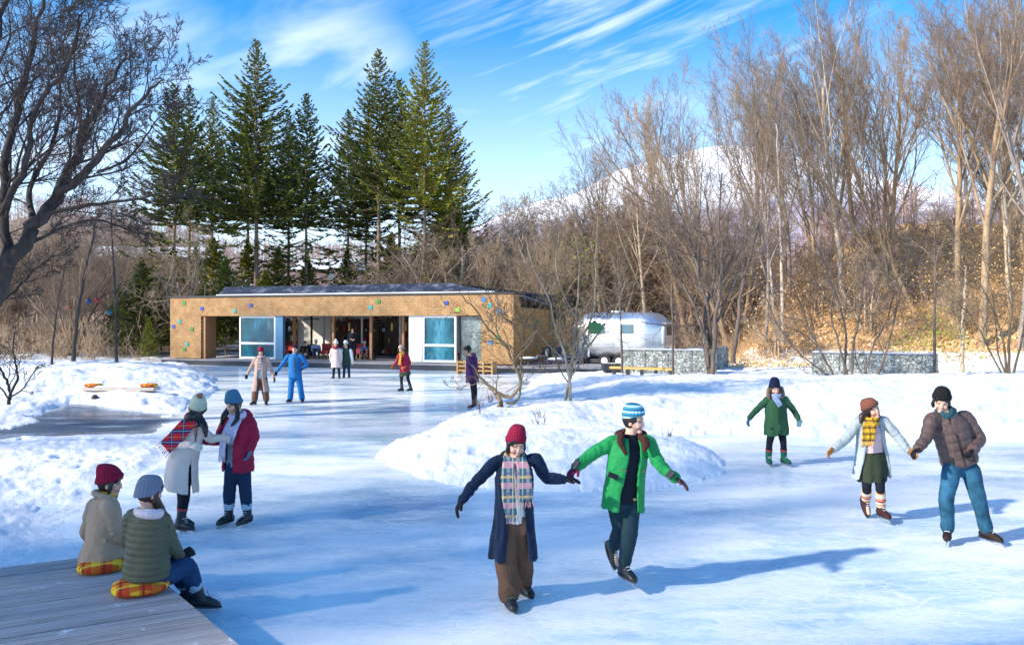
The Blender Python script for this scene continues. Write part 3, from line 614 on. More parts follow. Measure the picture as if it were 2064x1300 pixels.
while yv > -5.2:
    xr = el.x / el.y * yv; y2 = yv - w + .014; xr2 = el.x / el.y * y2; z = DZ + rnd.uniform(-.002, .002)
    cut = rnd.uniform(-2.6, -1.2)
    for (xa, xb) in ((-6.5, cut - .004), (cut, None)):
        ra, rb_ = (xr, xr2) if xb is None else (xb, xb)
        m.add([(xa, yv, z - .035), (ra, yv, z - .035), (rb_, y2, z - .035), (xa, y2, z - .035), (xa, yv, z), (ra, yv, z), (rb_, y2, z), (xa, y2, z)], [(0, 3, 2, 1), (4, 7, 6, 5), (0, 1, 5, 4), (1, 2, 6, 5), (2, 3, 7, 6), (3, 0, 4, 7)])
    yv -= w
o = m.build('deck_boards', M_DECK, dk)
b = o.modifiers.new('b', 'BEVEL'); b.width = .006; b.segments = 1
m = MB(); q1 = el * 6.5; ins = .05
m.prism([(-6.5, -ins, -.2), (-ins * 1.4, -ins, -.2), (q1.x - ins * 1.4, q1.y, -.2), (-6.5, q1.y, -.2)], (0, 0, DZ - .045 + .2)); m.build('deck_skirt', plain('dark_joist', (.06, .055, .06), .8), dk)
# distant houses
M_WALLH = plain('brown_house_wall', (.16, .10, .08), .8)
def house(px, py, Yd, w, d, h, lab, rz=0, wm=M_WALLH):
    p = P(px, py, Yd); z0 = hz(p.x, p.y) - 1; top = p.z; e = empty('distant_house', (p.x, p.y, z0), lab, 'house', 'houses in the woods', rz=rz); H = top - z0 - h
    MB().box((-w / 2, -d / 2, 0), (w / 2, d / 2, H)).build('wall', wm, e)
    MB().prism([(-w / 2 - .6, -d / 2 - .6, H), (-w / 2 - .6, d / 2 + .6, H), (-w / 2 - .6, 0, H + h)], (w + 1.2, 0, 0)).build('roof', M_SNOWP, e)
    for x in (-w * .28, w * .1): MB().box((x, -d / 2 - .05, H - 2), (x + 1.2, -d / 2 - .003, H - .7)).build('window', M_GLASS, e)
house(668, 523, 118, 9, 7, 1.8, 'dark house with snowy roof beyond the conifers right of centre', R(-12)); house(322, 498, 150, 22, 9, 2.6, 'brown house with a snowy roof on the slope behind the left conifers', R(8)); house(465, 562, 96, 6, 6, 1.2, 'low house with a snowy roof seen between conifer trunks above the cafe', R(5))
# ---------------------------------------------------------------- people
tmp = bpy.data.scenes.new('workbench')
def n3(v, s, seed=0):
    r_ = np.random.default_rng(seed); t_ = 0
    for i in range(6): k = r_.normal(0, s, 3); t_ = t_ + np.sin(v @ k + r_.uniform(0, 6.28)) * np.cos(v @ r_.normal(0, s * .6, 3) + r_.uniform(0, 6.28))
    return t_ / 3
def capsule(m, pts, rad, k=14, ref=None, mi=0):
    pts = [Vector(p) for p in pts]; rad = [tuple(r) if isinstance(r, (list, tuple)) else (r, r) for r in (rad if isinstance(rad, (list, tuple)) else [rad] * len(pts))]
    d0 = (pts[0] - pts[1]).normalized(); d1 = (pts[-1] - pts[-2]).normalized(); sc_ = lambda r, f: (r[0] * f, r[1] * f); a, b = min(rad[0]), min(rad[-1])
    P_ = [pts[0] + d0 * a * .9, pts[0] + d0 * a * .55] + pts + [pts[-1] + d1 * b * .55, pts[-1] + d1 * b * .9]
    m.tube(P_, [sc_(rad[0], .35), sc_(rad[0], .8)] + rad + [sc_(rad[-1], .8), sc_(rad[-1], .35)], k, mi, ref)
def smooth_path(pts, n=4):
    pts = [Vector(p) for p in pts]; out = []
    for i in range(len(pts) - 1):
        a, b, c, d = pts[max(i - 1, 0)], pts[i], pts[i + 1], pts[min(i + 2, len(pts) - 1)]
        for j in range(n):
            f = j / n; out.append(.5 * ((2 * b) + (c - a) * f + (2 * a - 5 * b + 4 * c - d) * f * f + (-a + 3 * b - 3 * c + d) * f**3))
    return out + [pts[-1]]
def lerp_list(r, n):                          # resample radii
    out = []
    for i in range(n):
        x = i / (n - 1) * (len(r) - 1); k = min(int(x), len(r) - 2); f = x - k; a, b = r[k], r[k + 1]
        out.append(tuple(p * (1 - f) + q * f for p, q in zip(a, b)) if isinstance(a, tuple) else a * (1 - f) + b * f)
    return out
def limb(m, pts, rad, k=14, ref=None):
    pp = smooth_path(pts, 4); capsule(m, pp, lerp_list(rad, len(pp)), k, ref)
def solid(m, name, mats, parent, vox, sm=3, disp=None, post=None):
    loc = parent_loc(parent); me = bpy.data.meshes.new('w'); me.from_pydata([tuple(Vector(p) - loc) for p in m.v], [], m.f)
    o = bpy.data.objects.new('w', me); tmp.collection.objects.link(o)
    rm = o.modifiers.new('r', 'REMESH'); rm.mode = 'VOXEL'; rm.voxel_size = vox; rm.use_smooth_shade = True
    if sm: s_ = o.modifiers.new('s', 'SMOOTH'); s_.factor = .5; s_.iterations = sm
    tmp.view_layers[0].update(); dg = tmp.view_layers[0].depsgraph; me2 = bpy.data.meshes.new_from_object(o.evaluated_get(dg)); me2.name = name
    bpy.data.objects.remove(o); bpy.data.meshes.remove(me)
    n = len(me2.vertices); v = np.empty(n * 3, np.float32); me2.vertices.foreach_get('co', v); v = v.reshape(-1, 3)
    if disp is not None and n:
        no = np.empty(n * 3, np.float32); me2.vertex_normals.foreach_get('vector', no); v = v + no.reshape(-1, 3) * disp(v + np.array(loc))[:, None]; me2.vertices.foreach_set('co', v.astype(np.float32).ravel())
    me2.polygons.foreach_set('use_smooth', [True] * len(me2.polygons)); me2.materials.clear()
    ob = link(name, me2, parent, mats if isinstance(mats, (list, tuple)) else [mats])
    if post is not None:
        c = np.empty(len(me2.polygons) * 3, np.float32); me2.polygons.foreach_get('center', c); me2.polygons.foreach_set('material_index', post(c.reshape(-1, 3) + np.array(loc)).astype(np.int32))
    me2.update(); return ob
def parent_loc(p):
    v = Vector((0, 0, 0))
    while p is not None: v += p.location; p = p.parent
    return v
def cloth(name, c, rough=.85, var=.10, bump=.35, bs=160, sheen=.0, spec=.2, mott=5):
    if name in _mc: return _mc[name]
    t = NT(name); v = t.map(); n = t.noise(v, mott, 5, .6)
    t.set(Base_Color=t.ramp(n, [(.25, tuple(x * (1 - var) for x in c)), (.75, tuple(min(1, x * (1 + var)) for x in c))]), Roughness=rough, Specular_IOR_Level=spec, Sheen_Weight=sheen)
    t.bump(t.math('ADD', t.noise(v, bs, 3), t.math('MULTIPLY', t.noise(t.map((1, 1, .5)), 16, 5, .65, .6), 3.2)), bump * 1.7, .008); _mc[name] = t.m; return t.m
SKIN = plain('skin', (.66, .40, .29), .5, var=.06, scale=9, spec=.35); LIPS = plain('lips', (.48, .12, .11), .45); EYE = plain('eye_line', (.02, .014, .012), .4); BROW = plain('eyebrow', (.05, .03, .02), .8); BLUSH = plain('cheek', (.72, .36, .28), .5); TEETH = plain('teeth', (.85, .82, .78), .3)
HAIR = plain('black_hair', (.012, .009, .008), .42, var=.4, scale=60, bump=.5, bscale=90, spec=.5); HAIRB = plain('dark_brown_hair', (.035, .018, .012), .45, var=.4, scale=60, bump=.5, bscale=90)
STEEL = plain('skate_steel', (.62, .66, .70), .25, .9); BOOTL = plain('black_leather', (.016, .018, .024), .42, var=.3, scale=18); SOLE = plain('dark_sole', (.03, .03, .035), .6)
def head_frame(hf, hu):
    f = Vector(hf).normalized(); u = Vector(hu); u = (u - f * u.dot(f)).normalized(); s_ = f.cross(u); return Matrix((s_, f, u)).transposed()
def skull(p):
    x, y, z = p
    if z < 0: x *= 1 - .30 * (-z)**1.7; y *= (1 - .45 * (-z)**1.3) if y < 0 else (1 - .10 * (-z))
    if y > 0: y *= .97
    return Vector((x, y, z))
def ribbon(m, pts, w, th, side, mi=0):
    pts = [Vector(p) for p in pts]; n = len(pts); side = Vector(side).normalized(); ws = w if isinstance(w, (list, tuple)) else [w] * n; v = []
    for i in range(n):
        t_ = (pts[min(i + 1, n - 1)] - pts[max(i - 1, 0)]).normalized(); s_ = (side - t_ * side.dot(t_)).normalized(); nn = s_.cross(t_)
        for a, b in ((-1, -1), (1, -1), (1, 1), (-1, 1)): v.append(pts[i] + s_ * ws[i] / 2 * a + nn * th / 2 * b)
    f = [(i * 4 + j, i * 4 + (j + 1) % 4, i * 4 + 4 + (j + 1) % 4, i * 4 + 4 + j) for i in range(n - 1) for j in range(4)] + [(3, 2, 1, 0), tuple((n - 1) * 4 + j for j in range(4))]
    m.add(v, f, mi)
def hand_mesh(m, w, d, pn, curl=.35, s=1.0, tside=1, fat=0.0):
    d = Vector(d).normalized(); pn = Vector(pn); pn = (pn - d * pn.dot(d)).normalized(); sd = d.cross(pn) * tside; w = Vector(w)
    capsule(m, [w - d * .02 * s, w + d * .02 * s, w + d * .07 * s, w + d * .085 * s], [((.022 + fat) * s, (.028 + fat) * s), ((.017 + fat) * s, (.036 + fat) * s), ((.015 + fat) * s, (.041 + fat) * s), ((.013 + fat) * s, (.038 + fat) * s)], 12, ref=pn)
    for i, (o_, ln) in enumerate(((.031, .066), (.0105, .075), (-.0105, .070), (-.031, .054))):
        b = w + d * .082 * s + sd * o_ * s; dd = (d + sd * o_ * 1.2).normalized(); pts = [b]; c = curl * (1 + .15 * i)
        for k in range(3):
            dd = (dd * math.cos(c) + pn * math.sin(c)).normalized(); b = b + dd * ln * s * (.42, .32, .26)[k]; pts.append(b)
        capsule(m, pts, [(.0088 + fat) * s, (.0088 + fat) * s, (.0082 + fat) * s, (.0072 + fat) * s], 8)
    b = w + d * .022 * s + sd * .030 * s; t1 = b + (d * .55 + sd * .75 + pn * .25).normalized() * .036 * s; t2 = t1 + (d * .85 + sd * .35 + pn * .35).normalized() * .032 * s
    capsule(m, [b, t1, t2], [(.013 + fat) * s, (.0105 + fat) * s, (.009 + fat) * s], 8)
def rings_mesh(m, rings, side, fwd, th=.022, N=40):
    """rings: (centre, a, b, half gap in degrees, gap centre in degrees); an open or closed thick shell"""
    oo, ii = [], []; n = len(rings)
    for (c, a, b, g, gc) in rings:
        g = max(R(g), .03); t0, t1 = g + R(gc), 2 * math.pi - g + R(gc)
        ro, ri = [], []
        for j in range(N + 1):
            t_ = t0 + (t1 - t0) * j / N; ro.append(c + fwd * b * math.cos(t_) + side * a * math.sin(t_)); ri.append(c + fwd * max(b - th, .01) * math.cos(t_) + side * max(a - th, .01) * math.sin(t_))
        oo.append(ro); ii.append(ri)
    v = [p for r in oo for p in r] + [p for r in ii for p in r]; K = N + 1; o2 = n * K; f = []
    for i in range(n - 1):
        for j in range(N): f.append((i * K + j, i * K + j + 1, (i + 1) * K + j + 1, (i + 1) * K + j)); f.append((o2 + i * K + j, o2 + (i + 1) * K + j, o2 + (i + 1) * K + j + 1, o2 + i * K + j + 1))
        for j in (0, N): q = (i * K + j, (i + 1) * K + j, o2 + (i + 1) * K + j, o2 + i * K + j); f.append(q if j == 0 else q[::-1])
    for j in range(N): f.append((j, o2 + j, o2 + j + 1, j + 1)); k = (n - 1) * K; f.append((k + j, k + j + 1, o2 + k + j + 1, o2 + k + j))
    m.add(v, f)

def person(label, Y, base, head, hf, hu, neck, sh, pel, fw, arms, legs, group=None, vox=None, hs=1.0, **k):
    """joints are photo pixels with a depth offset (px, py, dy); every length comes out in metres"""
    J = lambda q: P(q[0], q[1], Y + (q[2] if len(q) > 2 else 0))
    vox = vox or min(max(.0085, Y * .0011), .016); far = Y > 16
    b = P(base[0], base[1], Y + (base[2] if len(base) > 2 else 0)); 
    e = empty('person', b, label, 'person', group)
    Mh = head_frame(hf, hu); hc = J(head); nk = J(neck); s0, s1 = J(sh[0]), J(sh[1]); pv = J(pel); fwd = Vector(fw).normalized(); up = (nk - pv).normalized(); fwd = (fwd - up * fwd.dot(up)).normalized(); side = up.cross(fwd).normalized()
    if (s1 - s0).dot(side) < 0: side = -side
    AR = [(s, J(a[0]), J(a[1]), J(a[2])) for s, a in zip((s0, s1), arms)]
    LG_ = [tuple(J(q) for q in l[:3]) + (Vector(l[3]).normalized(),) for l in legs]
    H = lambda x, y, z: hc + Mh @ (Vector((x, y, z)) * hs)
    # body: one continuous surface
    m = MB(); m.ell(hc, (.073 * hs, .091 * hs, .112 * hs), Mh, 28, 20, fn=skull)
    if not far or True:
        m.ell(H(0, .087, -.016), (.012 * hs, .019 * hs, .024 * hs), Mh, 10, 8); m.ell(H(0, .096, -.030), (.014 * hs, .012 * hs, .010 * hs), Mh, 10, 8)
        for sx in (-1, 1): m.ell(H(sx * .072, -.004, -.012), (.009, .019, .030), Mh, 10, 8); m.ell(H(sx * .036, .060, -.032), (.026, .024, .026), Mh, 10, 8)
        m.ell(H(0, .066, -.090), (.026, .022, .020), Mh, 10, 8); m.ell(H(0, .082, -.060), (.024, .012, .013), Mh, 10, 8); m.ell(H(0, .074, .030), (.048, .016, .013), Mh, 12, 8)
    limb(m, [H(0, -.02, -.05), hc * .35 + nk * .65 , nk, pv * .2 + nk * .8], [.052, .052, .056, .07])
    limb(m, [nk - up * .04, nk * .6 + pv * .4, pv * .7 + nk * .3, pv], [(.07, .12), (.085, .125), (.08, .11), (.09, .13)], 16, ref=fwd)
    for (s, el, wr, ha) in AR: limb(m, [s * .8 + nk * .2, s, s * .5 + el * .5, el, el * .5 + wr * .5, wr], [.045, .048, .042, .036, .034, .024], 10); hd = (ha - wr).normalized(); capsule(m, [wr, wr + hd * .05], [.020, .016], 8)
    for i, (hp, kn, an, td) in enumerate(LG_): limb(m, [hp, hp * .5 + kn * .5, kn, kn * .45 + an * .55, an], [.07, .062, .048, .045, .032], 12); capsule(m, [an - td * .03 - Vector((0, 0, .04)), an + td * .12 - Vector((0, 0, .05))], [.028, .022], 8)
    Mi_ = np.array(Mh.inverted()); hcn = np.array(hc)
    def face(c):
        q = (c - hcn) @ Mi_.T / hs; x, y, z = q.T; x = np.abs(x); out = np.zeros(len(q)); f_ = y > .035
        if far:
            out[f_ & (np.abs(z - .006) < .010) & (np.abs(x - .030) < .018)] = 2; out[f_ & (np.abs(z + .060) < .008) & (x < .022)] = 1; return out
        out[f_ & (np.hypot((x - .040) / 1.2, z + .030) < .016)] = 4
        out[f_ & (np.abs(z - (.022 - (x - .03)**2 * 6)) < .0042) & (x > .014) & (x < .050)] = 3
        out[f_ & (np.abs(z - (.002 + .004 - (x - .032)**2 * 14)) < .0045) & (np.abs(x - .032) < .017)] = 2
        ml = z - (-.064 + x * x * 14); out[f_ & (np.abs(ml) < .0095) & (x < .028)] = 1; out[f_ & (np.abs(ml - .001) < .003) & (x < .017)] = 5 if k.get('smile', True) else 1
        return out
    solid(m, 'body', [k.get('skin', SKIN), LIPS, EYE, BROW, BLUSH, TEETH], e, min(vox, .0075) if not far else .012, 1, post=face)
    torso_a = k.get('ta', .165)
    def ring(h, a, b_, g=0, gc=0, fo=0, so=0, lean=(0, 0, 0)):
        c = pv + (nk - pv) * h if h >= 0 else pv + Vector((lean[0], lean[1], -1 + lean[2])) * (-h)
        return (c + fwd * fo + side * so, a, b_, g, gc)
    def mk(name, d, default_rings):
        m = MB(); rings_mesh(m, [ring(*r) for r in d.get('rings', default_rings)], side, fwd, d.get('th', .024 if not far else .04))
        sl = d.get('sl')
        if sl:
            for i, (s, el, wr, ha) in enumerate(AR): limb(m, [s * .72 + nk * .28, s, s * .5 + el * .5, el, el * .5 + wr * .5, wr + (el - wr).normalized() * d.get('cuffback', .0)], [sl[0] * .78, sl[0] * .86, sl[1] * .87, sl[2] * .87, sl[3] * .88, sl[4] * .92])
        if d.get('collar'): cr, ct, ch_ = d['collar']; pts = [nk + up * ch_ + side * cr * math.sin(a) + fwd * cr * math.cos(a) * .95 - up * .03 * math.cos(a) for a in [R(x) for x in range(int(d.get('cgap', 40)), 361 - int(d.get('cgap', 40)), 12)]]; capsule(m, pts, [ct] * len(pts), 8)
        if d.get('hood'): q = nk - fwd * .10 + up * .02; m.ell(q, (.13, .07, .085), Matrix((side, fwd, up)).transposed(), 16, 10)
        fold, puff = d.get('fold', .004), d.get('puff', 0); sdn = np.array(side); upn = np.array(up); pvn = np.array(pv)
        def disp(v):
            q = v.copy(); rg = n3(q * [1, 1, .45], 17, 3); o = (.5 - np.abs(rg)) * fold * 1.6 + n3(q, 60, 5) * fold * .3
            rel0 = v - pvn; hh = rel0 @ upn; an_ = np.arctan2(rel0 @ sdn, rel0 @ np.array(fwd)); o = o + np.sin(an_ * 7 + rg * 1.5 + 1) * np.clip(.10 - hh, 0, .5) * fold * 4.5
            for (s, el, wr, ha) in AR:
                for (p_, q_) in ((s, el), (el, wr)):
                    ax = np.array((q_ - p_).normalized()); rel = v - np.array(p_); t_ = rel @ ax; ds = np.linalg.norm(rel - t_[:, None] * ax, axis=1); dE = np.minimum(np.linalg.norm(v - np.array(el), axis=1) / .11, np.linalg.norm(v - np.array(wr), axis=1) / .09)
                    w_ = np.exp(-dE**2) * (ds < .085) * (t_ > 0); o = o + np.sin(t_ * 95 + rg * 7 + ds * 30) * w_ * .0032 * (0 if puff else 1)
            if puff:
                hgt = (v - pvn) @ upn; lat = np.abs((v - pvn) @ sdn); band = hgt
                for (s, el, wr, ha) in AR:
                    for (p_, q_, off) in ((s, el, 0), (el, wr, (el - s).length)):
                        ax = np.array((q_ - p_).normalized()); rel = v - np.array(p_); t_ = rel @ ax; dist = np.linalg.norm(rel - t_[:, None] * ax, axis=1); msk = (dist < .085) & (t_ > -.02) & (t_ < (q_ - p_).length + .06) & (lat > torso_a * .95 if off == 0 else dist < .075); band = np.where(msk, t_ + off, band)
                w_ = np.abs(np.sin(band * math.pi / puff)); o = o + (w_**.5 - .75) * d.get('pa', .011)
            return o
        return solid(m, name, d['mat'], e, d.get('vox', vox), d.get('sm', 4), disp)
    if 'top' in k: mk('sweater', k['top'], [(-.04, .15, .115), (.15, .145, .11), (.45, .145, .11), (.75, .155, .11), (.93, .11, .085), (1.06, .062, .062)])
    if 'legs_' in k:
        d = k['legs_']; m = MB(); r_ = d['r']; m.ell(pv - up * .02, (.155, .115, .13), Matrix((side, fwd, up)).transposed(), 16, 10)
        for (hp, kn, an, td) in LG_: en = an + (kn - an).normalized() * d.get('up', .05); limb(m, [hp, hp * .5 + kn * .5, kn, kn * .45 + an * .55, en], [r_[0], r_[0] * .5 + r_[1] * .5, r_[1], r_[2], r_[3]], 16)
        kz = [np.array(l[1]) for l in LG_]
        def dl(v):
            o = (.5 - np.abs(n3(v * [1, 1, .4], 20, 7))) * d.get('fold', .005) * 1.8
            for q in kz + [np.array(l[2]) + [0, 0, .06] for l in LG_]: dd = np.linalg.norm(v - q, axis=1); o = o + np.sin((v[:, 2] - q[2]) * 70 + v[:, 0] * 55 + v[:, 1] * 40) * np.exp(-(dd / .09)**2) * d.get('fold', .005) * .6
            return o
        solid(m, 'trousers', d['mat'], e, vox, 3, dl)
        if 'cuff' in d:
            for (hp, kn, an, td) in LG_: m = MB(); q = an + (kn - an).normalized() * (d.get('up', .05) + .0); capsule(m, [q, q + (kn - an).normalized() * .035], r_[3] + .008, 14); solid(m, 'trouser_cuff', d['cuff'], e, vox, 1)
    if 'skirt' in k: mk('skirt', k['skirt'], [])
    if 'tights' in k:
        for (hp, kn, an, td) in LG_: m = MB(); limb(m, [hp, hp * .5 + kn * .5, kn, kn * .45 + an * .55, an], [.075, .068, .056, .052, .042], 14); solid(m, 'tights', k['tights'], e, vox, 2)
    if 'socks' in k:
        for i, (hp, kn, an, td) in enumerate(LG_): m = MB(); ax = (kn - an).normalized(); capsule(m, [an + ax * .03, an + ax * k.get('sockh', .2)], [.054, .062], 14); solid(m, 'sock', k['socks'], e, vox, 1)
    if 'coat' in k: mk('coat', k['coat'], [])
    bt = k.get('boots', {})
    for i, (hp, kn, an, td) in enumerate(LG_):
        m = MB(); ax = (kn - an).normalized(); pit = td; rt = pit.cross(Vector((0, 0, 1))).normalized(); dn = rt.cross(pit).normalized(); dn = dn if dn.z < 0 else -dn; heel = an + dn * .045 - pit * .05
        capsule(m, [an + ax * bt.get('h', .13), an + ax * .04, an + dn * .02], [.056, .054, .052], 14)
        limb(m, [heel, an + dn * .04 + pit * .04, an + dn * .055 + pit * .12, an + dn * .065 + pit * .165], [(.040, .040), (.048, .044), (.036, .047), (.026, .040)], 14, ref=dn)
        bo = solid(m, 'boot', bt.get('mat', BOOTL), e, min(vox, .012), 2)
        o_ = Vector(parent_loc(e)); sp = MB(); fr = Matrix((pit, rt, -dn)).transposed().to_4x4(); fr.translation = an + dn * .085 - o_
        pts = []; 
        for t_ in range(16): a = t_ / 16 * 6.283; pts.append(fr @ Vector((.055 + .145 * math.cos(a), .043 * math.sin(a) * (1 - .15 * math.cos(a)), -.008)))
        sp.prism(pts, fr.to_3x3() @ Vector((0, 0, .018))); so = sp.build('sole', bt.get('sole', SOLE), bo)
        if bt.get('skate', True):
            q = MB(); z_ = -.052
            q.prism([fr @ Vector(p) for p in ((-.10, -.0028, z_ + .008), (-.085, -.0028, z_), (.19, -.0028, z_), (.215, -.0028, z_ + .018), (.20, -.0028, z_ + .020), (.15, -.0028, -.008), (.10, -.0028, -.008), (.08, -.0028, z_ + .022), (.0, -.0028, z_ + .022), (-.02, -.0028, -.008), (-.07, -.0028, -.008), (-.085, -.0028, z_ + .02))], fr.to_3x3() @ Vector((0, .0056, 0))); q.build('blade', STEEL, bo)
        if not far:
            q = MB(); ac = bt.get('acc', M_WHITE)
            for j in range(5): c_ = an + pit * (.052 + .018 * j) + dn * (-.035 + .021 * j) - o_; q.tube([c_ - rt * .026, c_ + pit * .004 - dn * .006, c_ + rt * .026], .0035, 5)
            q.build('laces', ac, bo); q = MB(); c_ = an + ax * bt.get('h', .13) - o_; q.tube([c_ - ax * .005, c_ + ax * .022], .060, 14); q.build('boot_collar', bt.get('col', M_RED), bo, smooth=True)
    gl = k.get('gloves')
    for i, (s, el, wr, ha) in enumerate(AR):
        if not gl or gl[i] is None: continue
        m = MB(); hd = (ha - wr).normalized(); pn = k.get('palm', [None, None])[i]; pn = Vector(pn) if pn else (fwd * .6 - Vector((0, 0, .2)) - side * (.6 if i else -.6)); s_ = min(max((ha - wr).length / .15, 1.0), 1.15)
        hand_mesh(m, wr, hd, pn, k.get('curl', [.35, .35])[i], s_, k.get('thumb', [1, -1])[i], .0045); capsule(m, [wr - hd * .04, wr + hd * .015], [.036, .033], 12)
        solid(m, 'glove', gl[i], e, .0055 if not far else .011, 1)
    # hair and hat
    hr = k.get('hair', {}); hm = hr.get('mat', HAIR); m = MB(); vis = hr.get('line', .42)
    def hfn(p):
        q = skull(p)
        if p.y > .30 and p.z < vis: q = q * (.80 if abs(p.x) < .62 else .97)
        elif p.z < -.72: q = q * .9
        return q
    m.ell(H(0, -.010, .010), (.081 * hs, .098 * hs, .117 * hs), Mh, 28, 20, fn=hfn)
    if hr.get('fringe', True): m.ell(H(.012, .070, .058), (.060, .026, .024), Mh, 14, 8); m.ell(H(-.04, .060, .045), (.022, .024, .030), Mh, 12, 8); m.ell(H(.047, .056, .040), (.020, .024, .034), Mh, 12, 8)
    if hr.get('side', True):
        for sx in (-1, 1): capsule(m, [H(sx * .070, .025, .03), H(sx * .078, .022, -.03), H(sx * .070, .015, -.075)], [.018, .020, .012], 8)
    for st in hr.get('strands', []):
        pts = [H(*p) if len(p) == 3 and max(abs(x) for x in p) < 1 else J(p) for p in st[0]]; limb(m, pts, st[1], 10, ref=fwd)
    solid(m, 'hair', hm, e, vox, 2, lambda v: n3(v * [1, 1, .15], 150, 9) * .0025)
    if 'hat' in k:
        d = k['hat']; hm_ = d['mat']; m = MB(); ht = d.get('h', 1.0); tip = d.get('tip', (0, -.02)); z0 = d.get('z', .040); nr_, nv_ = d.get('ribs', 26), 16; nu = nr_ * 6 if not far else 40; v = []
        loc = parent_loc(e); wdt = d.get('w', 1.0)
        for i in range(nv_ + 1):
            t_ = i / nv_; ph = t_ * math.pi / 2; rr_ = math.cos(ph)**d.get('sq', .55) * (1 - .0 * t_); zz = z0 - .005 + math.sin(ph) * .122 * ht + (0 if t_ > .0 else -.004)
            for j in range(nu):
                a = 2 * math.pi * j / nu; rb = 1 + (.022 * math.cos(a * nr_) if not far else 0); tp_ = math.sin(ph)**2
                v.append(H((.0865 * rr_ * rb * math.cos(a)) * wdt + tip[0] * tp_, -.008 + .103 * rr_ * rb * math.sin(a) * wdt + tip[1] * tp_, zz + d.get('drop', .03) * (-math.sin(a)) * -1 * (1 - t_) * 1.0) - loc)
        f = [(i * nu + j, i * nu + (j + 1) % nu, (i + 1) * nu + (j + 1) % nu, (i + 1) * nu + j) for i in range(nv_) for j in range(nu)]; m.add(v, f + [tuple(nv_ * nu + j for j in range(nu))]); ho = m.build('hat', hm_, e, smooth=True)
        # turned-up brim
        if d.get('cuff', True):
            m = MB(); v = []; prof = [(-.016, -.003), (-.018, .002), (-.004, .005), (.026, .005), (.036, .002), (.036, -.006)]
            for (dz, dr) in prof:
                for j in range(nu): a = 2 * math.pi * j / nu; rb = 1 + (.02 * math.cos(a * nr_) if not far else 0); v.append(H((.0875 + dr) * math.cos(a) * rb * wdt, -.008 + (.104 + dr) * math.sin(a) * rb * wdt, z0 + dz + d.get('drop', .03) * math.sin(a) * .95) - loc)
            m.add(v, [(i * nu + j, i * nu + (j + 1) % nu, (i + 1) * nu + (j + 1) % nu, (i + 1) * nu + j) for i in range(len(prof) - 1) for j in range(nu)]); m.build('hat_cuff', d.get('cmat', hm_), ho, smooth=True)
        if 'pom' in d: m = MB(); q = H(tip[0], tip[1], z0 + .122 * ht + .012) - loc; m.ell(q, (.034, .034, .032), None, 12, 9); [m.ell(q + Vector((math.sin(a * 2.4) * .026, math.cos(a * 2.4) * .026, math.sin(a * 1.3) * .02)), (.012, .012, .012), None, 6, 4) for a in range(18)]; m.build('pompom', d['pom'], ho, smooth=True)
    if 'scarf' in k:
        d = k['scarf']; m = MB(); r0, t_ = d.get('loop', (.075, .034)); pts = [nk + up * (d.get('up', .035) - .022 * math.cos(a)) + side * r0 * math.sin(a) + fwd * (r0 * math.cos(a) + .012) for a in [R(x) for x in range(0, 361, 20)]]
        m.tube(pts, [(t_ * 1.25, t_ * .8)] * len(pts), 10, 0, ref=up, caps=False)
        if d.get('knot'): m.ell(nk + fwd * (r0 + .03) - up * .01, (.05, .035, .045), Matrix((side, fwd, up)).transposed(), 12, 8)
        for i, tl in enumerate(d.get('tails', [])):
            pp = smooth_path([J(q) for q in tl[0]], 5); ribbon(m, pp, (lerp_list(tl[1], len(pp)) if isinstance(tl[1], list) else tl[1]), d.get('tt', .018), tl[2] if len(tl) > 2 else side)
        solid(m, 'scarf', d['mat'], e, min(vox, .008) if not far else .012, 2, lambda v: n3(v, 55, 4) * .003)
        if 'fringe' in d:
            loc = parent_loc(e)
            for tl in d['tails']:
                q = MB()
                a, b_ = J(tl[0][-2]), J(tl[0][-1]); dd = (b_ - a).normalized(); sd_ = Vector(tl[2]).normalized() if len(tl) > 2 else side; w_ = tl[1][-1] if isinstance(tl[1], list) else tl[1]
                for j in range(8): c_ = b_ + sd_ * w_ * (j / 7 - .5) * .95 - loc; q.tube([c_ - dd * .01, c_ + dd * .035 + sd_ * .004 * math.sin(j * 3), c_ + dd * .065 + sd_ * .012 * math.sin(j * 2)], .0042, 4)
                q.build('fringe', d['fringe'], e)
    for nm, hh_, ss_, bf, w_, h_, mt in k.get('front', []):
        m = MB(); fr = Matrix((side, fwd, up)).transposed().to_4x4(); fr.translation = pv + up * hh_ + side * ss_ + fwd * bf - parent_loc(e); m.box((-w_ / 2, -.012, -h_ / 2), (w_ / 2, .006, h_ / 2), 0, fr); m.build(nm, mt, e, bevel=.002)
    for nm, pts, w_, th, mt in k.get('straps', []):
        m = MB(); ribbon(m, [J(p) - parent_loc(e) for p in pts], w_, th, side); m.build(nm, mt, e, bevel=.003)
    for nm, spec in k.get('tubes', []):
        for pts, r_, mt in spec: m = MB(); limb(m, [J(p) for p in pts], r_); solid(m, nm, mt, e, vox, 1)
    return e, J, side, fwd, up

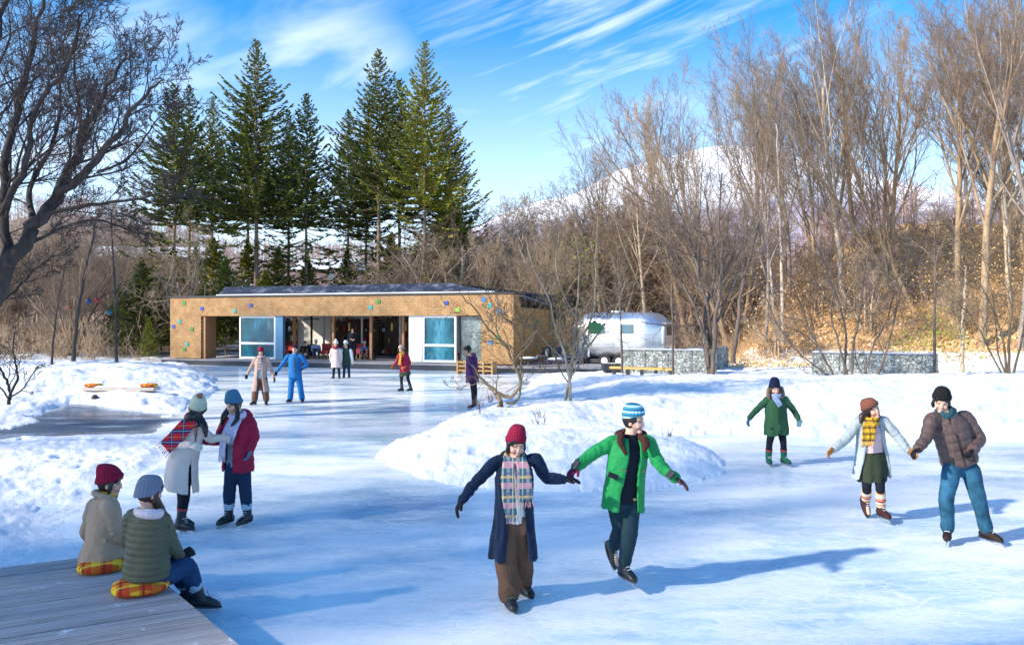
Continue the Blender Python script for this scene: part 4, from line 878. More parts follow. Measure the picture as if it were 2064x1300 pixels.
NAVY = cloth('navy_wool', (.006, .018, .050), .9, sheen=.1); BROWN = cloth('brown_corduroy', (.135, .075, .05), .9); MAROON = cloth('maroon_knit', (.27, .012, .045), .9, bs=220)
GREEN = cloth('bright_green_shell', (.014, .27, .075), .6, bump=.3); BLACK = cloth('black_knit', (.010, .013, .022), .85); DENIM = cloth('dark_denim', (.014, .035, .075), .85, .25); BLUEJ = cloth('washed_blue_denim', (.020, .088, .155), .85, .85, mott=4.5)
BTN = plain('dark_button', (.02, .02, .02), .3); ZIPM = plain('brass_zip', (.35, .25, .12), .4, .7)
BEIGE = cloth('cream_wool', (.72, .60, .52), .9); REDP = cloth('crimson_quilt', (.33, .012, .045), .6); SAGE = cloth('pale_sage_knit', (.50, .55, .42), .95, bs=220); STEELB = cloth('steel_blue_knit', (.06, .18, .29), .95, bs=220)
KHAKI = cloth('khaki_cotton', (.46, .33, .23), .8); OLIVE = cloth('olive_quilt', (.10, .105, .065), .55, spec=.35); GREYK = cloth('blue_grey_knit', (.17, .21, .28), .95, bs=220); LGREEN = cloth('loden_green', (.030, .095, .045), .9)
PALEG = cloth('pale_grey_blue_wool', (.36, .42, .44), .9); PLUM = cloth('brown_plum_nylon', (.088, .056, .052), .5, spec=.4, mott=8); DKG = cloth('dark_green_skirt', (.035, .05, .03), .85); PINK = cloth('pale_pink', (.70, .50, .50), .9)
LILAC = cloth('pale_lilac_wool', (.62, .56, .70), .95); PURPLE = cloth('purple_nylon', (.065, .018, .11), .6); AZURE = cloth('azure_suit', (.012, .15, .42), .65); AZD = cloth('deep_blue_suit', (.012, .05, .25), .65); WHITEW = cloth('white_wool', (.75, .73, .70), .9)
WINE = cloth('wine_leather_glove', (.17, .015, .06), .6); GBR = cloth('brown_glove', (.09, .035, .035), .7); GBK = cloth('black_glove', (.010, .010, .014), .7); GTEAL = cloth('slate_blue_glove', (.10, .19, .27), .8); GOR = cloth('orange_brown_glove', (.42, .17, .04), .8); TEALK = cloth('petrol_knit', (.02, .07, .09), .9)
CUFFW = cloth('turned_denim', (.40, .52, .62), .9); FURB = cloth('brown_fur', (.07, .03, .025), .95, .4, 1, 60, mott=60); FURT = cloth('tan_fur', (.26, .15, .09), .95, .4, 1, 60, mott=60); FURW = cloth('pinkish_white_fleece', (.80, .68, .72), .95, .1, .8, 90)
t = NT('striped_blue_knit'); s_ = t.sep(t.map((1, 1, 1)))
PL_MULTI = plaid('teal_pink_plaid', (.03, .15, .18), [(2, .17, 0, .30, (.62, .30, .34), .9), (2, .17, .52, .64, (.70, .42, .12), .9), (0, .085, 0, .32, (.50, .32, .36), .65), (2, .17, .72, .80, (.10, .12, .20), .8), (0, .085, .55, .68, (.70, .62, .45), .6)])
PL_RED = plaid('red_navy_plaid', (.55, .022, .035), [(2, .13, 0, .38, (.02, .03, .12), .85), (0, .13, .3, .6, (.02, .03, .12), .75), (2, .13, .17, .22, (.30, .55, .50), .8), (0, .13, .44, .48, (.30, .55, .50), .7), (2, .13, .64, .68, (.75, .5, .1), .6)])
PL_YEL = plaid('mustard_check', (.62, .34, .02), [(2, .075, 0, .30, (.04, .04, .03), .75), (0, .075, .2, .48, (.04, .04, .03), .65), (2, .075, .6, .72, (.75, .5, .08), .8)])
STRIPE = plaid('blue_striped_knit', (.05, .26, .38), [(2, .052, 0, .16, (.70, .76, .78), .95), (2, .052, .42, .62, (.02, .07, .15), .9)])
SOCKS = plaid('striped_sock', (.72, .62, .40), [(2, .075, 0, .32, (.62, .25, .14), .9), (2, .075, .5, .7, (.80, .76, .70), .9)])

# 1 woman in the navy coat, front centre
person('woman in long navy coat, maroon beanie, multicoloured plaid scarf and brown wide trousers', 6.6, (1034, 1222, -.1), (1039, 896), (.30, -.90, -.22), (.05, 0, 1), (1037, 932), ((1000, 930), (1080, 926)), (1036, 1040), (.15, -1, 0),
  [((958, 973, -.05), (931, 1008, -.1), (918, 1031, -.12)), ((1100, 962, -.03), (1136, 966, -.02), (1157, 964, 0))],
  [((1022, 1052), (1020, 1130, -.05), (1026, 1196, -.1), (.28, -.95, -.02)), ((1052, 1052), (1052, 1122, .1), (1054, 1172, .25), (.45, -.88, -.02))],
  gloves=(GBK, GBK), palm=[(1, .2, -.3), (0, 0, -1)],
  top=dict(mat=WHITEW), legs_=dict(mat=BROWN, r=(.100, .096, .094, .092), fold=.010, up=.0),
  coat=dict(mat=NAVY, rings=[(-.36, .215, .17, 34, 8), (-.2, .20, .16, 30, 6), (0, .18, .145, 26, 4), (.35, .165, .135, 24, 0), (.7, .17, .13, 24), (.88, .155, .11, 24), (1.0, .105, .09, 30)], sl=(.068, .062, .057, .052, .045), hood=True, collar=(.10, .026, .02), cgap=40, fold=.008),
  scarf=dict(mat=PL_MULTI, loop=(.078, .036), tails=[([(1026, 925, -.10), (1023, 955, -.17), (1025, 1000, -.19), (1031, 1040, -.18)], [.09, .115, .12, .10]), ([(1050, 925, -.10), (1056, 950, -.17), (1058, 985, -.19), (1060, 1008, -.18)], [.09, .12, .13, .12])], fringe=PL_MULTI),
  hat=dict(mat=MAROON, h=1.15, tip=(-.015, -.02), w=.97, z=.042), hair=dict(), boots=dict(acc=plain('green_lace', (.05, .35, .18), .6)))
# 2 man in the green jacket
person('man in bright green jacket and striped blue beanie beside the woman in navy', 6.9, (1262, 1188, 0), (1277, 848), (.86, -.48, -.10), (-.06, 0, 1), (1270, 882), ((1234, 893), (1306, 892)), (1256, 1003), (.35, -.93, 0),
  [((1194, 915, -.05), (1161, 942, -.12), (1141, 965, -.2)), ((1331, 938, -.08), (1361, 963, -.15), (1389, 980, -.2))],
  [((1242, 1012), (1250, 1065, .05), (1237, 1102, .35), (.25, -.45, -.86)), ((1272, 1012), (1268, 1080, -.12), (1258, 1140, 0), (.42, -.88, -.05))],
  hs=1.03, gloves=(WINE, GBR), palm=[(0, 0, -1), (0, -.3, -1)], curl=[.5, .25],
  top=dict(mat=BLACK), legs_=dict(mat=cloth('dark_teal_trouser', (.014, .040, .055), .8), r=(.092, .074, .066, .060), fold=.005, up=.04),
  coat=dict(mat=GREEN, rings=[(-.10, .205, .165, 30, -8), (.1, .195, .155, 27, -6), (.4, .185, .145, 22, -4), (.72, .19, .14, 20), (.9, .165, .115, 24), (1.0, .11, .095, 34)], sl=(.078, .072, .066, .060, .052), fold=.009), front=[('toggle', .28, -.10, .135, .03, .012, ZIPM), ('toggle', .28, .10, .135, .03, .012, ZIPM), ('belt_buckle', .02, .05, .125, .03, .025, ZIPM)],
  tubes=[('fur_collar', [([(1252, 874, -.08), (1250, 890, -.13), (1262, 915, -.15)], [.03, .032, .015], FURB), ([(1247, 876, .09), (1270, 872, .12), (1296, 876, .08)], [.045, .05, .045], FURB), ([(1292, 880, -.06), (1302, 893, -.12), (1298, 908, -.14)], [.035, .04, .02], FURB)])],
  straps=[('cuff_strap', [(1166, 928, -.20), (1157, 943, -.20)], .03, .07, M_DARK), ('pocket_flap', [(1226, 955, -.165), (1246, 963, -.20)], .012, .05, BLACK), ('cuff_strap', [(1346, 962, -.22), (1357, 950, -.22)], .03, .07, M_DARK)],
  hat=dict(mat=STRIPE, h=.98, tip=(0, -.02), z=.045, cuff=False, ribs=20), hair=dict(side=False, fringe=False, line=.5), boots=dict())
# 3 woman in cream coat, left pair
person('long-haired woman in pale bobble hat, cream coat and red plaid scarf, bending forwards', 8.85, (372, 1068, 0), (399, 822), (.45, -.62, -.62), (.08, -.2, 1), (389, 850), ((365, 868, .02), (408, 868, .04)), (366, 940, .02), (.75, -.66, 0),
  [((352, 897, -.12), (382, 897, -.22), (398, 900, -.24)), ((425, 884, .05), (445, 882, .06), (462, 884, .04))],
  [((362, 948, .05), (368, 1000, .05), (366, 1042, .12), (.92, -.38, 0)), ((372, 948, 0), (372, 1000, 0), (364, 1050, -.02), (.96, -.28, 0))],
  hs=.98, gloves=(BEIGE, BEIGE), tights=BLACK, legs_=dict(mat=BLACK, r=(.08, .062, .055, .045), fold=.002),
  coat=dict(mat=BEIGE, rings=[(-.27, .20, .18, 10, 10, 0, 0, (0, 0, 0)), (-.1, .19, .17, 8, 10), (.1, .18, .155, 4, 10), (.4, .165, .135, 2, 10), (.72, .165, .125, 6, 10), (.9, .15, .105, 12), (1.0, .10, .085, 20)], sl=(.070, .066, .062, .056, .050), collar=(.09, .024, .02), fold=.004),
  scarf=dict(mat=PL_RED, loop=(.085, .04), tails=[([(392, 846, -.12), (375, 858, -.17), (354, 882, -.20), (332, 902, -.18)], [.13, .17, .18, .17], (.62, 0, -.78))], fringe=PL_RED),
  hat=dict(mat=SAGE, h=1.35, w=1.08, tip=(0, .0), pom=cloth('tan_pompom', (.28, .17, .10), .95), z=.03), hair=dict(strands=[([(-.075, .02, .0), (388, 842, -.12), (370, 855, -.10), (352, 880, -.02)], [(.03, .04), (.035, .06), (.035, .06), (.02, .03)]), ([(.06, -.03, -.02), (405, 848, -.06), (413, 862, -.10), (415, 880, -.11)], [(.035, .05), (.035, .05), (.03, .04), (.015, .02)])]))
# 4 woman in the crimson jacket, left pair
person('woman in crimson puffer jacket, steel blue beanie and turned-up jeans', 9.1, (478, 1062, 0), (472, 815), (-.50, -.80, -.28), (0, 0, 1), (480, 843), ((455, 852, .04), (505, 850, .02)), (480, 932), (-.30, -.95, 0),
  [((440, 887, -.02), (416, 889, -.04), (402, 890, -.06)), ((513, 880, -.03), (506, 905, -.10), (499, 925, -.12))],
  [((470, 940), (463, 985, -.03), (461, 1036, 0), (-.40, -.92, 0)), ((490, 940), (494, 985, -.02), (499, 1036, 0), (-.34, -.94, 0))],
  gloves=(GTEAL, GTEAL), top=dict(mat=cloth('grey_blue_top', (.22, .30, .38), .9)), legs_=dict(mat=DENIM, r=(.095, .075, .065, .060), up=.10, cuff=CUFFW, fold=.005),
  coat=dict(mat=REDP, rings=[(-.10, .20, .165, 26, -14), (.1, .195, .16, 24, -14), (.4, .18, .145, 20, -12), (.72, .18, .135, 18, -8), (.9, .16, .11, 22), (1.0, .105, .09, 30)], sl=(.076, .074, .068, .062, .052), hood=True, puff=.085, pa=.008, fold=.004),
  scarf=dict(mat=LILAC, loop=(.078, .034), tails=[([(468, 845, -.10), (457, 865, -.16), (450, 890, -.18), (447, 920, -.18)], [.08, .09, .09, .09]), ([(482, 845, -.10), (474, 862, -.17), (466, 884, -.19)], [.08, .09, .08])], fringe=LILAC),
  hat=dict(mat=STEELB, h=1.25, w=.98, tip=(0, -.01), z=.038), hair=dict(strands=[([(.06, .0, -.02), (452, 838, -.06), (447, 856, -.06)], [(.03, .04), (.03, .045), (.012, .02)]), ([(-.06, .02, -.03), (478, 843, -.12), (466, 858, -.17)], [(.025, .03), (.025, .035), (.01, .015)])]), boots=dict(acc=M_WHITE))
# 5 seated in khaki
person('person in maroon beanie and khaki trench coat sitting on the wooden deck', 6.62, (210, 1152, 0), (221, 974), (.93, .30, -.12), (-.05, 0, 1), (212, 1003), ((187, 1022, .10), (219, 1024, -.10)), (208, 1125), (.80, .6, 0),
  [((176, 1078, .2), (230, 1090, .35), (250, 1092, .38)), ((232, 1077, -.08), (258, 1104, .1), (272, 1108, .15))],
  [((215, 1130, .1), (292, 1122, .45), (300, 1195, .55), (.75, .6, -.15)), ((215, 1132, -.05), (285, 1128, .30), (296, 1200, .40), (.75, .6, -.15))],
  gloves=(GBK, GBK), legs_=dict(mat=DENIM, r=(.10, .08, .065, .06)), hs=1.0,
  coat=dict(mat=KHAKI, rings=[(-.02, .205, .20, 30), (.06, .20, .19, 20), (.3, .175, .145, 6), (.68, .18, .135, 3), (.88, .16, .115, 5), (1.0, .10, .085, 12)], sl=(.076, .070, .064, .058, .048), collar=(.085, .026, .02), fold=.009),
  scarf=dict(mat=PL_YEL, loop=(.070, .026), up=.03), straps=[('coat_belt', [(172, 1086, -.1), (190, 1088, -.17), (214, 1090, -.16)], .012, .04, KHAKI)],
  hat=dict(mat=MAROON, h=1.15, tip=(0, -.055), w=1.0, z=.035, drop=.03), hair=dict(side=True))
# 6 seated in olive
person('woman in blue-grey ribbed beanie and olive quilted jacket sitting with her back turned', 6.05, (298, 1180, 0), (301, 993), (.62, .77, -.18), (0, 0, 1), (297, 1026), ((266, 1044, 0), (327, 1046, .0)), (296, 1150), (.45, .86, 0),
  [((258, 1090, .05), (300, 1120, .30), (322, 1122, .34)), ((346, 1095, .05), (362, 1122, .22), (374, 1116, .26))],
  [((290, 1160, .08), (352, 1143, .36), (380, 1193, .46), (.85, .50, -.18)), ((312, 1164, -.02), (374, 1144, .22), (402, 1200, .30), (.88, .42, -.20))],
  gloves=(GBK, BLACK), legs_=dict(mat=cloth('indigo_denim', (.02, .06, .15), .85, .25), r=(.095, .085, .068, .058), up=.10, cuff=CUFFW, fold=.006), boots=dict(skate=True, acc=M_RED, col=M_RED),
  coat=dict(mat=OLIVE, rings=[(-.05, .185, .165, 30), (.05, .20, .165, 20), (.3, .185, .145, 6), (.66, .18, .135, 3), (.88, .165, .12, 5), (1.0, .11, .095, 12)], sl=(.078, .072, .066, .060, .050), puff=.052, pa=.010, fold=.003),
  tubes=[('fleece_collar', [([(275, 1030, .0), (283, 1034, -.10), (300, 1036, -.13), (318, 1036, -.08), (324, 1030, .03)], [.030, .038, .042, .04, .03], FURW)])],
  hat=dict(mat=GREYK, h=1.22, w=1.04, tip=(0, -.012), z=.0, cuff=False, sq=.5, drop=.03, ribs=22), hair=dict(mat=HAIRB, strands=[([(.06, .03, -.05), (322, 1024, .02), (332, 1046, .0), (340, 1066, -.02)], [(.035, .045), (.035, .045), (.028, .035), (.012, .015)])]))
def cush2(px, py, Yd, rx, ry, lab):
    p = P(px, py, Yd); cushion((p.x, p.y, .32 + .045), rx, ry, .10, lab, dang)
cush2(284, 1172, 6.0, .215, .20, 'orange and yellow plaid round cushion under the woman in olive on the deck'); cush2(207, 1152, 6.50, .20, .17, 'orange and yellow plaid round cushion under the person in khaki on the deck')
# 7 green coat
person('woman in loden green coat, dark beanie and grey-blue scarf skating alone, arms spread', 12.8, (1564, 938, 0), (1561, 784), (.05, -.98, -.12), (0, 0, 1), (1563, 800), ((1546, 806), (1583, 806)), (1565, 858), (0, -1, 0),
  [((1527, 824), (1511, 842, -.05), (1506, 853, -.06)), ((1598, 824), (1609, 843, -.05), (1611, 854, -.06))],
  [((1557, 862), (1551, 893, -.05), (1549, 921, 0), (-.15, -.98, 0)), ((1574, 862), (1579, 893, -.05), (1580, 921, 0), (.25, -.96, 0))],
  gloves=(GTEAL, GTEAL), tights=BLACK, coat=dict(mat=LGREEN, rings=[(-.16, .215, .17, 6), (0, .205, .16, 1), (.3, .185, .145), (.7, .18, .135), (.88, .16, .11, 1), (1.0, .10, .085, 10)], sl=(.074, .066, .060, .055, .048), fold=.008),
  front=[('placket', .12, .0, .155, .045, .50, cloth('dark_loden', (.02, .065, .03), .9))] + [('button', h_, .0, .165, .022, .022, BTN) for h_ in (-.05, .06, .17, .28)] + [('pocket_flap', -.02, s_, .14, .10, .03, cloth('dark_loden', (.02, .065, .03), .9)) for s_ in (-.11, .11)],
  tubes=[('fur_hood', [([(1549, 784, .02), (1548, 797, -.02), (1552, 804, -.06)], [.03, .035, .02], FURT), ([(1575, 782, .02), (1578, 796, -.02), (1574, 806, -.06)], [.035, .04, .02], FURT), ([(1548, 800, .08), (1563, 798, .12), (1578, 800, .08)], [.04, .05, .04], FURT)])],
  scarf=dict(mat=cloth('grey_blue_scarf', (.26, .33, .48), .95), loop=(.08, .038), tails=[([(1560, 800, -.12), (1568, 810, -.18), (1573, 819, -.18)], [.09, .10, .08])]),
  hat=dict(mat=cloth('midnight_knit', (.008, .014, .04), .95, bs=220), h=1.45, tip=(0, -.01), w=1.0, z=.035), hair=dict(mat=HAIRB, strands=[([(.07, .02, -.01), (1551, 794, -.05), (1552, 803, -.1)], [.03, .03, .012]), ([(-.07, .02, -.01), (1575, 794, -.05), (1575, 803, -.1)], [.03, .03, .012])]), boots=dict(mat=cloth('green_boot', (.015, .12, .075), .6), sole=M_DARK, h=.12))
# 8 grey coat
person('laughing woman in brown knit hat, open pale grey coat, mustard scarf and green skirt', 9.25, (1775, 1050, 0), (1756, 826), (.28, -.93, .14), (-.32, 0, 1), (1753, 850), ((1729, 853), (1781, 848)), (1757, 925), (.05, -1, 0),
  [((1704, 886, -.05), (1680, 906, -.12), (1664, 917, -.16)), ((1810, 880, -.06), (1829, 906, -.14), (1840, 915, -.18))],
  [((1746, 935), (1747, 980, -.05), (1746, 1008, .18), (0, -.55, -.83)), ((1770, 935), (1774, 980, -.10), (1776, 1024, 0), (.08, -.99, 0))],
  gloves=(GOR, GOR), top=dict(mat=PINK), tights=BLACK, socks=SOCKS, sockh=.24, boots=dict(mat=cloth('oxblood_boot', (.05, .016, .018), .5), h=.12),
  skirt=dict(mat=DKG, rings=[(-.27, .165, .14), (-.15, .18, .15), (0, .165, .135), (.2, .145, .12)], fold=.006),
  coat=dict(mat=PALEG, rings=[(-.24, .235, .17, 62, 0), (-.1, .22, .165, 56), (.1, .20, .155, 48), (.4, .175, .14, 40), (.72, .175, .13, 34), (.9, .155, .11, 34), (1.0, .11, .09, 42)], sl=(.074, .068, .062, .056, .048), collar=(.10, .025, .02), cgap=50, hood=True, fold=.006),
  scarf=dict(mat=PL_YEL, loop=(.082, .040), knot=True, tails=[([(1748, 852, -.13), (1746, 870, -.18), (1744, 890, -.19)], [.09, .10, .09]), ([(1758, 852, -.13), (1758, 868, -.18), (1755, 888, -.19)], [.08, .09, .08])], fringe=PL_YEL),
  hat=dict(mat=cloth('rust_brown_knit', (.20, .075, .05), .95, bs=220), h=.95, w=1.07, tip=(0, -.02), z=.04), hair=dict(mat=HAIRB, strands=[([(.07, .02, .0), (1737, 838, -.05), (1735, 852, -.08)], [.032, .035, .014]), ([(-.07, .0, -.02), (1770, 840, -.05), (1768, 850, -.08)], [.028, .03, .012])]))
# 9 brown jacket
person('smiling man in black beanie, brown puffer jacket and washed blue jeans, leaning sideways', 8.35, (1945, 1094, 0), (1897, 809), (-.42, -.84, -.34), (.08, -.1, 1), (1908, 838), ((1878, 845, -.02), (1948, 842, .02)), (1936, 934, .05), (-.25, -.97, 0),
  [((1866, 884, -.12), (1850, 904, -.2), (1838, 914, -.24)), ((1974, 884, -.02), (1962, 908, -.16), (1950, 924, -.2))],
  [((1918, 945), (1908, 1005, -.08), (1910, 1066, 0), (-.55, -.83, 0)), ((1956, 945), (1972, 1005, -.05), (1988, 1068, .02), (.38, -.92, 0))],
  hs=1.04, gloves=(GBK, GBK), curl=[.5, .6], palm=[(1, 0, -.3), (-1, .3, 0)], legs_=dict(mat=BLUEJ, r=(.098, .078, .068, .070), up=.02, fold=.006), boots=dict(mat=cloth('dark_brown_boot', (.028, .016, .015), .5), sole=BOOTL),
  coat=dict(mat=PLUM, rings=[(.0, .185, .15), (.08, .195, .16), (.3, .195, .155), (.62, .195, .15), (.85, .18, .125), (1.0, .115, .10, 8)], sl=(.088, .080, .074, .066, .054), collar=(.088, .028, .035), cgap=30, puff=.10, pa=.009, fold=.005),
  front=[('zip', .22, 0, .162, .014, .38, BTN), ('pocket_welt', .10, -.11, .150, .012, .11, BTN), ('pocket_welt', .10, .11, .150, .012, .11, BTN)], scarf=dict(mat=TEALK, loop=(.070, .038), up=.045), hat=dict(mat=cloth('black_rib_knit', (.012, .012, .014), .95, bs=220), h=1.02, tip=(.005, -.01), z=.045), hair=dict(side=True, fringe=True))
# 10, 11 far pair
person('distant woman in maroon beanie, open beige coat and brown wide trousers near the cafe', 22, (523, 815, 0), (526, 710), (.2, -.96, -.15), (0, 0, 1), (527, 721), ((515, 724), (539, 724)), (525, 760), (.1, -1, 0),
  [((505, 742), (499, 754, -.05), (496, 761, -.05)), ((547, 746), (552, 761, -.05), (554, 768, -.05))],
  [((519, 762), (515, 785), (513, 808), (-.4, -.9, 0)), ((532, 762), (534, 785), (537, 808), (.2, -.97, 0))],
  gloves=(GBK, GBK), top=dict(mat=cloth('teal_grey_top', (.22, .36, .40), .9)), legs_=dict(mat=BROWN, r=(.10, .095, .095, .09)), coat=dict(mat=cloth('rosy_beige_wool', (.42, .30, .26), .9), rings=[(-.42, .27, .19, 24, 8), (-.2, .22, .17, 22, 6), (0, .19, .155, 20), (.4, .175, .14, 18), (.75, .18, .135, 18), (.9, .155, .11, 20), (1.0, .11, .095, 25)], sl=(.074, .066, .060, .055, .05)),
  scarf=dict(mat=PL_MULTI, loop=(.085, .04), tails=[([(524, 722, -.12), (523, 735, -.18), (524, 748, -.18)], .10)]), hat=dict(mat=MAROON, h=1.1), hair=dict())
person('distant man in black beanie and azure blue ski suit holding one arm out', 22.7, (597, 810, 0), (594, 704), (0, -.98, -.1), (0, 0, 1), (594, 715), ((580, 719), (608, 719)), (595, 755), (0, -1, 0),
  [((568, 736), (559, 748, -.05), (555, 755, -.05)), ((619, 737), (611, 742, -.15), (607, 746, -.2))],
  [((589, 757), (587, 780), (585, 803), (-.35, -.93, 0)), ((601, 757), (605, 780), (609, 803), (.35, -.93, 0))],
  hs=1.05, gloves=(GBK, GBK), legs_=dict(mat=AZURE, r=(.11, .09, .085, .085), up=.0), coat=dict(mat=AZURE, rings=[(-.10, .205, .165), (.1, .20, .16), (.4, .19, .15), (.75, .195, .145), (.9, .17, .12), (1.0, .10, .09)], sl=(.082, .074, .066, .060, .05), collar=(.07, .03, .03), cgap=0),
  straps=[('zip', [(594, 720, -.17), (595, 752, -.19)], .03, .02, M_DARK)], hat=dict(mat=cloth('black_purple_knit', (.03, .012, .03), .9), h=.8, cuff=False), hair=dict(fringe=False, side=False))
# 12 the two behind
person('distant person in white bobble hat and pinkish cream coat', 32, (678, 765, 0), (677, 694), (0, -1, -.1), (0, 0, 1), (677, 702), ((669, 705), (685, 705)), (678, 729), (0, -1, 0),
  [((666, 716), (667, 727), (668, 732)), ((688, 716), (688, 727), (688, 732))], [((675, 731), (673, 745), (672, 759), (-.2, -.98, 0)), ((682, 731), (683, 745), (684, 759), (.1, -.98, 0))],
  gloves=(PINK, PINK), legs_=dict(mat=BLACK, r=(.08, .06, .055, .05)), coat=dict(mat=cloth('pink_cream_coat', (.62, .48, .46), .9), rings=[(-.25, .23, .17), (0, .2, .16), (.4, .18, .145), (.75, .18, .135), (.9, .16, .11), (1.0, .10, .09)], sl=(.075, .07, .065, .06, .05)), scarf=dict(mat=MAROON, loop=(.09, .045)), hat=dict(mat=WHITEW, h=1.25, pom=WHITEW, w=1.05), hair=dict())
person('distant person in pale blue hat and dark green coat with white sleeves', 32.2, (698, 767, 0), (697, 694), (-.2, -1, -.1), (0, 0, 1), (698, 702), ((690, 705), (706, 705)), (698, 729), (-.2, -1, 0),
  [((686, 716), (684, 725), (683, 730)), ((708, 716), (710, 728), (711, 734))], [((695, 731), (694, 745), (693, 761), (-.4, -.9, 0)), ((702, 731), (703, 745), (704, 761), (.1, -.98, 0))],
  gloves=(WHITEW, WHITEW), legs_=dict(mat=DENIM, r=(.085, .065, .055, .05)), coat=dict(mat=cloth('bottle_green_coat', (.02, .055, .045), .9), rings=[(-.12, .20, .16), (0, .19, .155), (.4, .175, .14), (.75, .18, .135), (.9, .16, .11), (1.0, .10, .09)], sl=(.07, .065, .06, .05, .045)),
  tubes=[('white_sleeve', [([(706, 706), (708, 716), (710, 728)], [.082, .076, .06], WHITEW), ([(690, 706), (686, 716), (684, 725)], [.082, .076, .06], WHITEW)])], hat=dict(mat=cloth('pale_blue_knit', (.55, .66, .78), .95), h=1.2, w=1.05), hair=dict())
# 13 red girl
person('distant girl in beige hat, crimson jacket and short dark green skirt', 26, (819, 789, 0), (809, 704), (-.35, -.92, -.1), (-.05, 0, 1), (811, 714), ((804, 717), (821, 718)), (816, 744), (-.4, -.9, 0),
  [((799, 731, -.1), (793, 738, -.2), (789, 742, -.25)), ((826, 732), (817, 740, -.15), (811, 741, -.2))], [((812, 746), (809, 765), (810, 782), (-.7, -.7, 0)), ((820, 746), (823, 765), (828, 782), (-.7, -.7, 0))],
  gloves=(GOR, GOR), tights=BLACK, skirt=dict(mat=DKG, rings=[(-.24, .22, .19), (-.1, .19, .165), (.05, .16, .13)]), coat=dict(mat=REDP, rings=[(-.10, .195, .16), (.1, .19, .155), (.4, .175, .14), (.75, .18, .135), (.9, .16, .11), (1.0, .10, .09)], sl=(.076, .07, .064, .058, .05)),
  scarf=dict(mat=PL_YEL, loop=(.085, .04), tails=[([(808, 716, -.14), (806, 726, -.19), (805, 736, -.2)], .11)]), hat=dict(mat=cloth('beige_knit', (.45, .33, .28), .95), h=1.0, w=1.08), hair=dict(mat=HAIRB, strands=[([(.07, .0, 0), (818, 712, .05), (819, 724, .02)], [.04, .04, .02])]))
# 14 purple
person('distant person in long purple hooded coat and dark leggings standing behind the crooked shrub', 21.3, (951, 823, 0), (943, 707), (-.85, -.45, -.3), (-.1, 0, 1), (948, 718), ((944, 722, -.12), (957, 722, .12)), (952, 762), (-.9, -.4, 0),
  [((945, 742, -.2), (950, 760, -.22), (953, 768, -.22)), ((960, 742, .15), (960, 760, .1), (960, 768, .1))], [((952, 766, -.05), (954, 790, -.05), (955, 815, -.05), (-.9, -.35, 0)), ((955, 766, .08), (957, 790, .06), (957, 815, .06), (-.9, -.35, 0))],
  gloves=(GBR, GBR), legs_=dict(mat=BLACK, r=(.085, .07, .06, .055), up=.12), coat=dict(mat=PURPLE, rings=[(-.12, .18, .19), (.05, .19, .19), (.4, .18, .165), (.75, .17, .14), (.9, .15, .12), (1.0, .10, .09)], sl=(.078, .07, .064, .058, .05), hood=True, puff=.12, pa=.01), socks=BROWN, sockh=.22, hat=dict(mat=BLACK, h=.9), hair=dict())
# people inside the cafe
def inside(px, py_head, Yd, seated, top, leg, lab, hat=None, fx=0.0):
    s_ = F / Yd; b = P(px, py_head, Yd); zf = ZF
    hd = (px, py_head)
    def q(x, z, dy=0.0): return (px + x * s_, HY + (CH - z) * s_, dy)
    z0 = CH - (py_head - HY) / s_
    if seated:
        pz = zf + .50; leg_ = [((q(-.09, pz)), q(-.13, pz + .02, -.42), q(-.13, zf + .12, -.40), (0, -1, 0)), ((q(.09, pz)), q(.13, pz + .02, -.40), q(.15, zf + .12, -.42), (0, -1, 0))]
    else:
        pz = z0 - .66; leg_ = [((q(-.09, pz)), q(-.10, (pz + zf) / 2, -.02), q(-.11, zf + .09), (0, -1, 0)), ((q(.09, pz)), q(.10, (pz + zf) / 2, -.02), q(.12, zf + .09), (0, -1, 0))]
    nz = z0 - .17
    person(lab, Yd, q(0, zf), hd, (fx, -1, -.25), (0, 0, 1), q(0, nz), (q(-.19, nz - .06), q(.19, nz - .06)), q(0, pz), (0, -1, 0),
      [(q(-.25, nz - .30), q(-.10, nz - .36, -.25), q(0, nz - .36, -.32)), (q(.25, nz - .30), q(.10, nz - .38, -.25), q(.02, nz - .40, -.32))], leg_, group='people in the cafe', vox=.02,
      gloves=(SKIN, SKIN), legs_=dict(mat=leg, r=(.10, .08, .07, .06)), coat=dict(mat=top, rings=[(-.04, .19, .15), (.2, .19, .15), (.7, .18, .14), (.9, .16, .11), (1.0, .09, .08)], sl=(.075, .07, .06, .055, .045)), boots=dict(skate=False), **({'hat': dict(mat=hat)} if hat else {}), hair=dict())
def ydep(px, v): return (BM @ Vector((buv(px, v), v, 0))).y
inside(615, 691, ydep(615, 1.5), True, BLACK, BROWN, 'seated person in black jacket bending over, left of the empty red armchair in the cafe', None, .3)
inside(637, 689, ydep(637, 1.5), True, cloth('blue_pink_jumper', (.30, .34, .52), .9), DENIM, 'seated person in white hat and grey-blue jumper in the cafe', WHITEW, -.2)
inside(711, 664, ydep(711, .9), False, cloth('charcoal_coat', (.02, .022, .03), .9), BLACK, 'person in dark coat standing at the front edge of the cafe floor', None)
inside(735, 693, ydep(735, 1.4), True, cloth('blue_shirt', (.05, .16, .38), .9), BROWN, 'seated child in blue top behind the standing person in the cafe', PINK)
inside(750, 695, ydep(750, 1.6), True, DENIM, BLACK, 'seated person in navy jacket with folded hands right of the orange post', None, .2)
inside(868, 705, ydep(868, 2.6), True, AZURE, DENIM, 'seated person in bright blue behind the right window pane', None)
inside(694, 694, ydep(694, 2.4), True, MAROON, DENIM, 'seated person in maroon behind the pair of skaters at the deck', None)
bpy.data.scenes.remove(tmp)
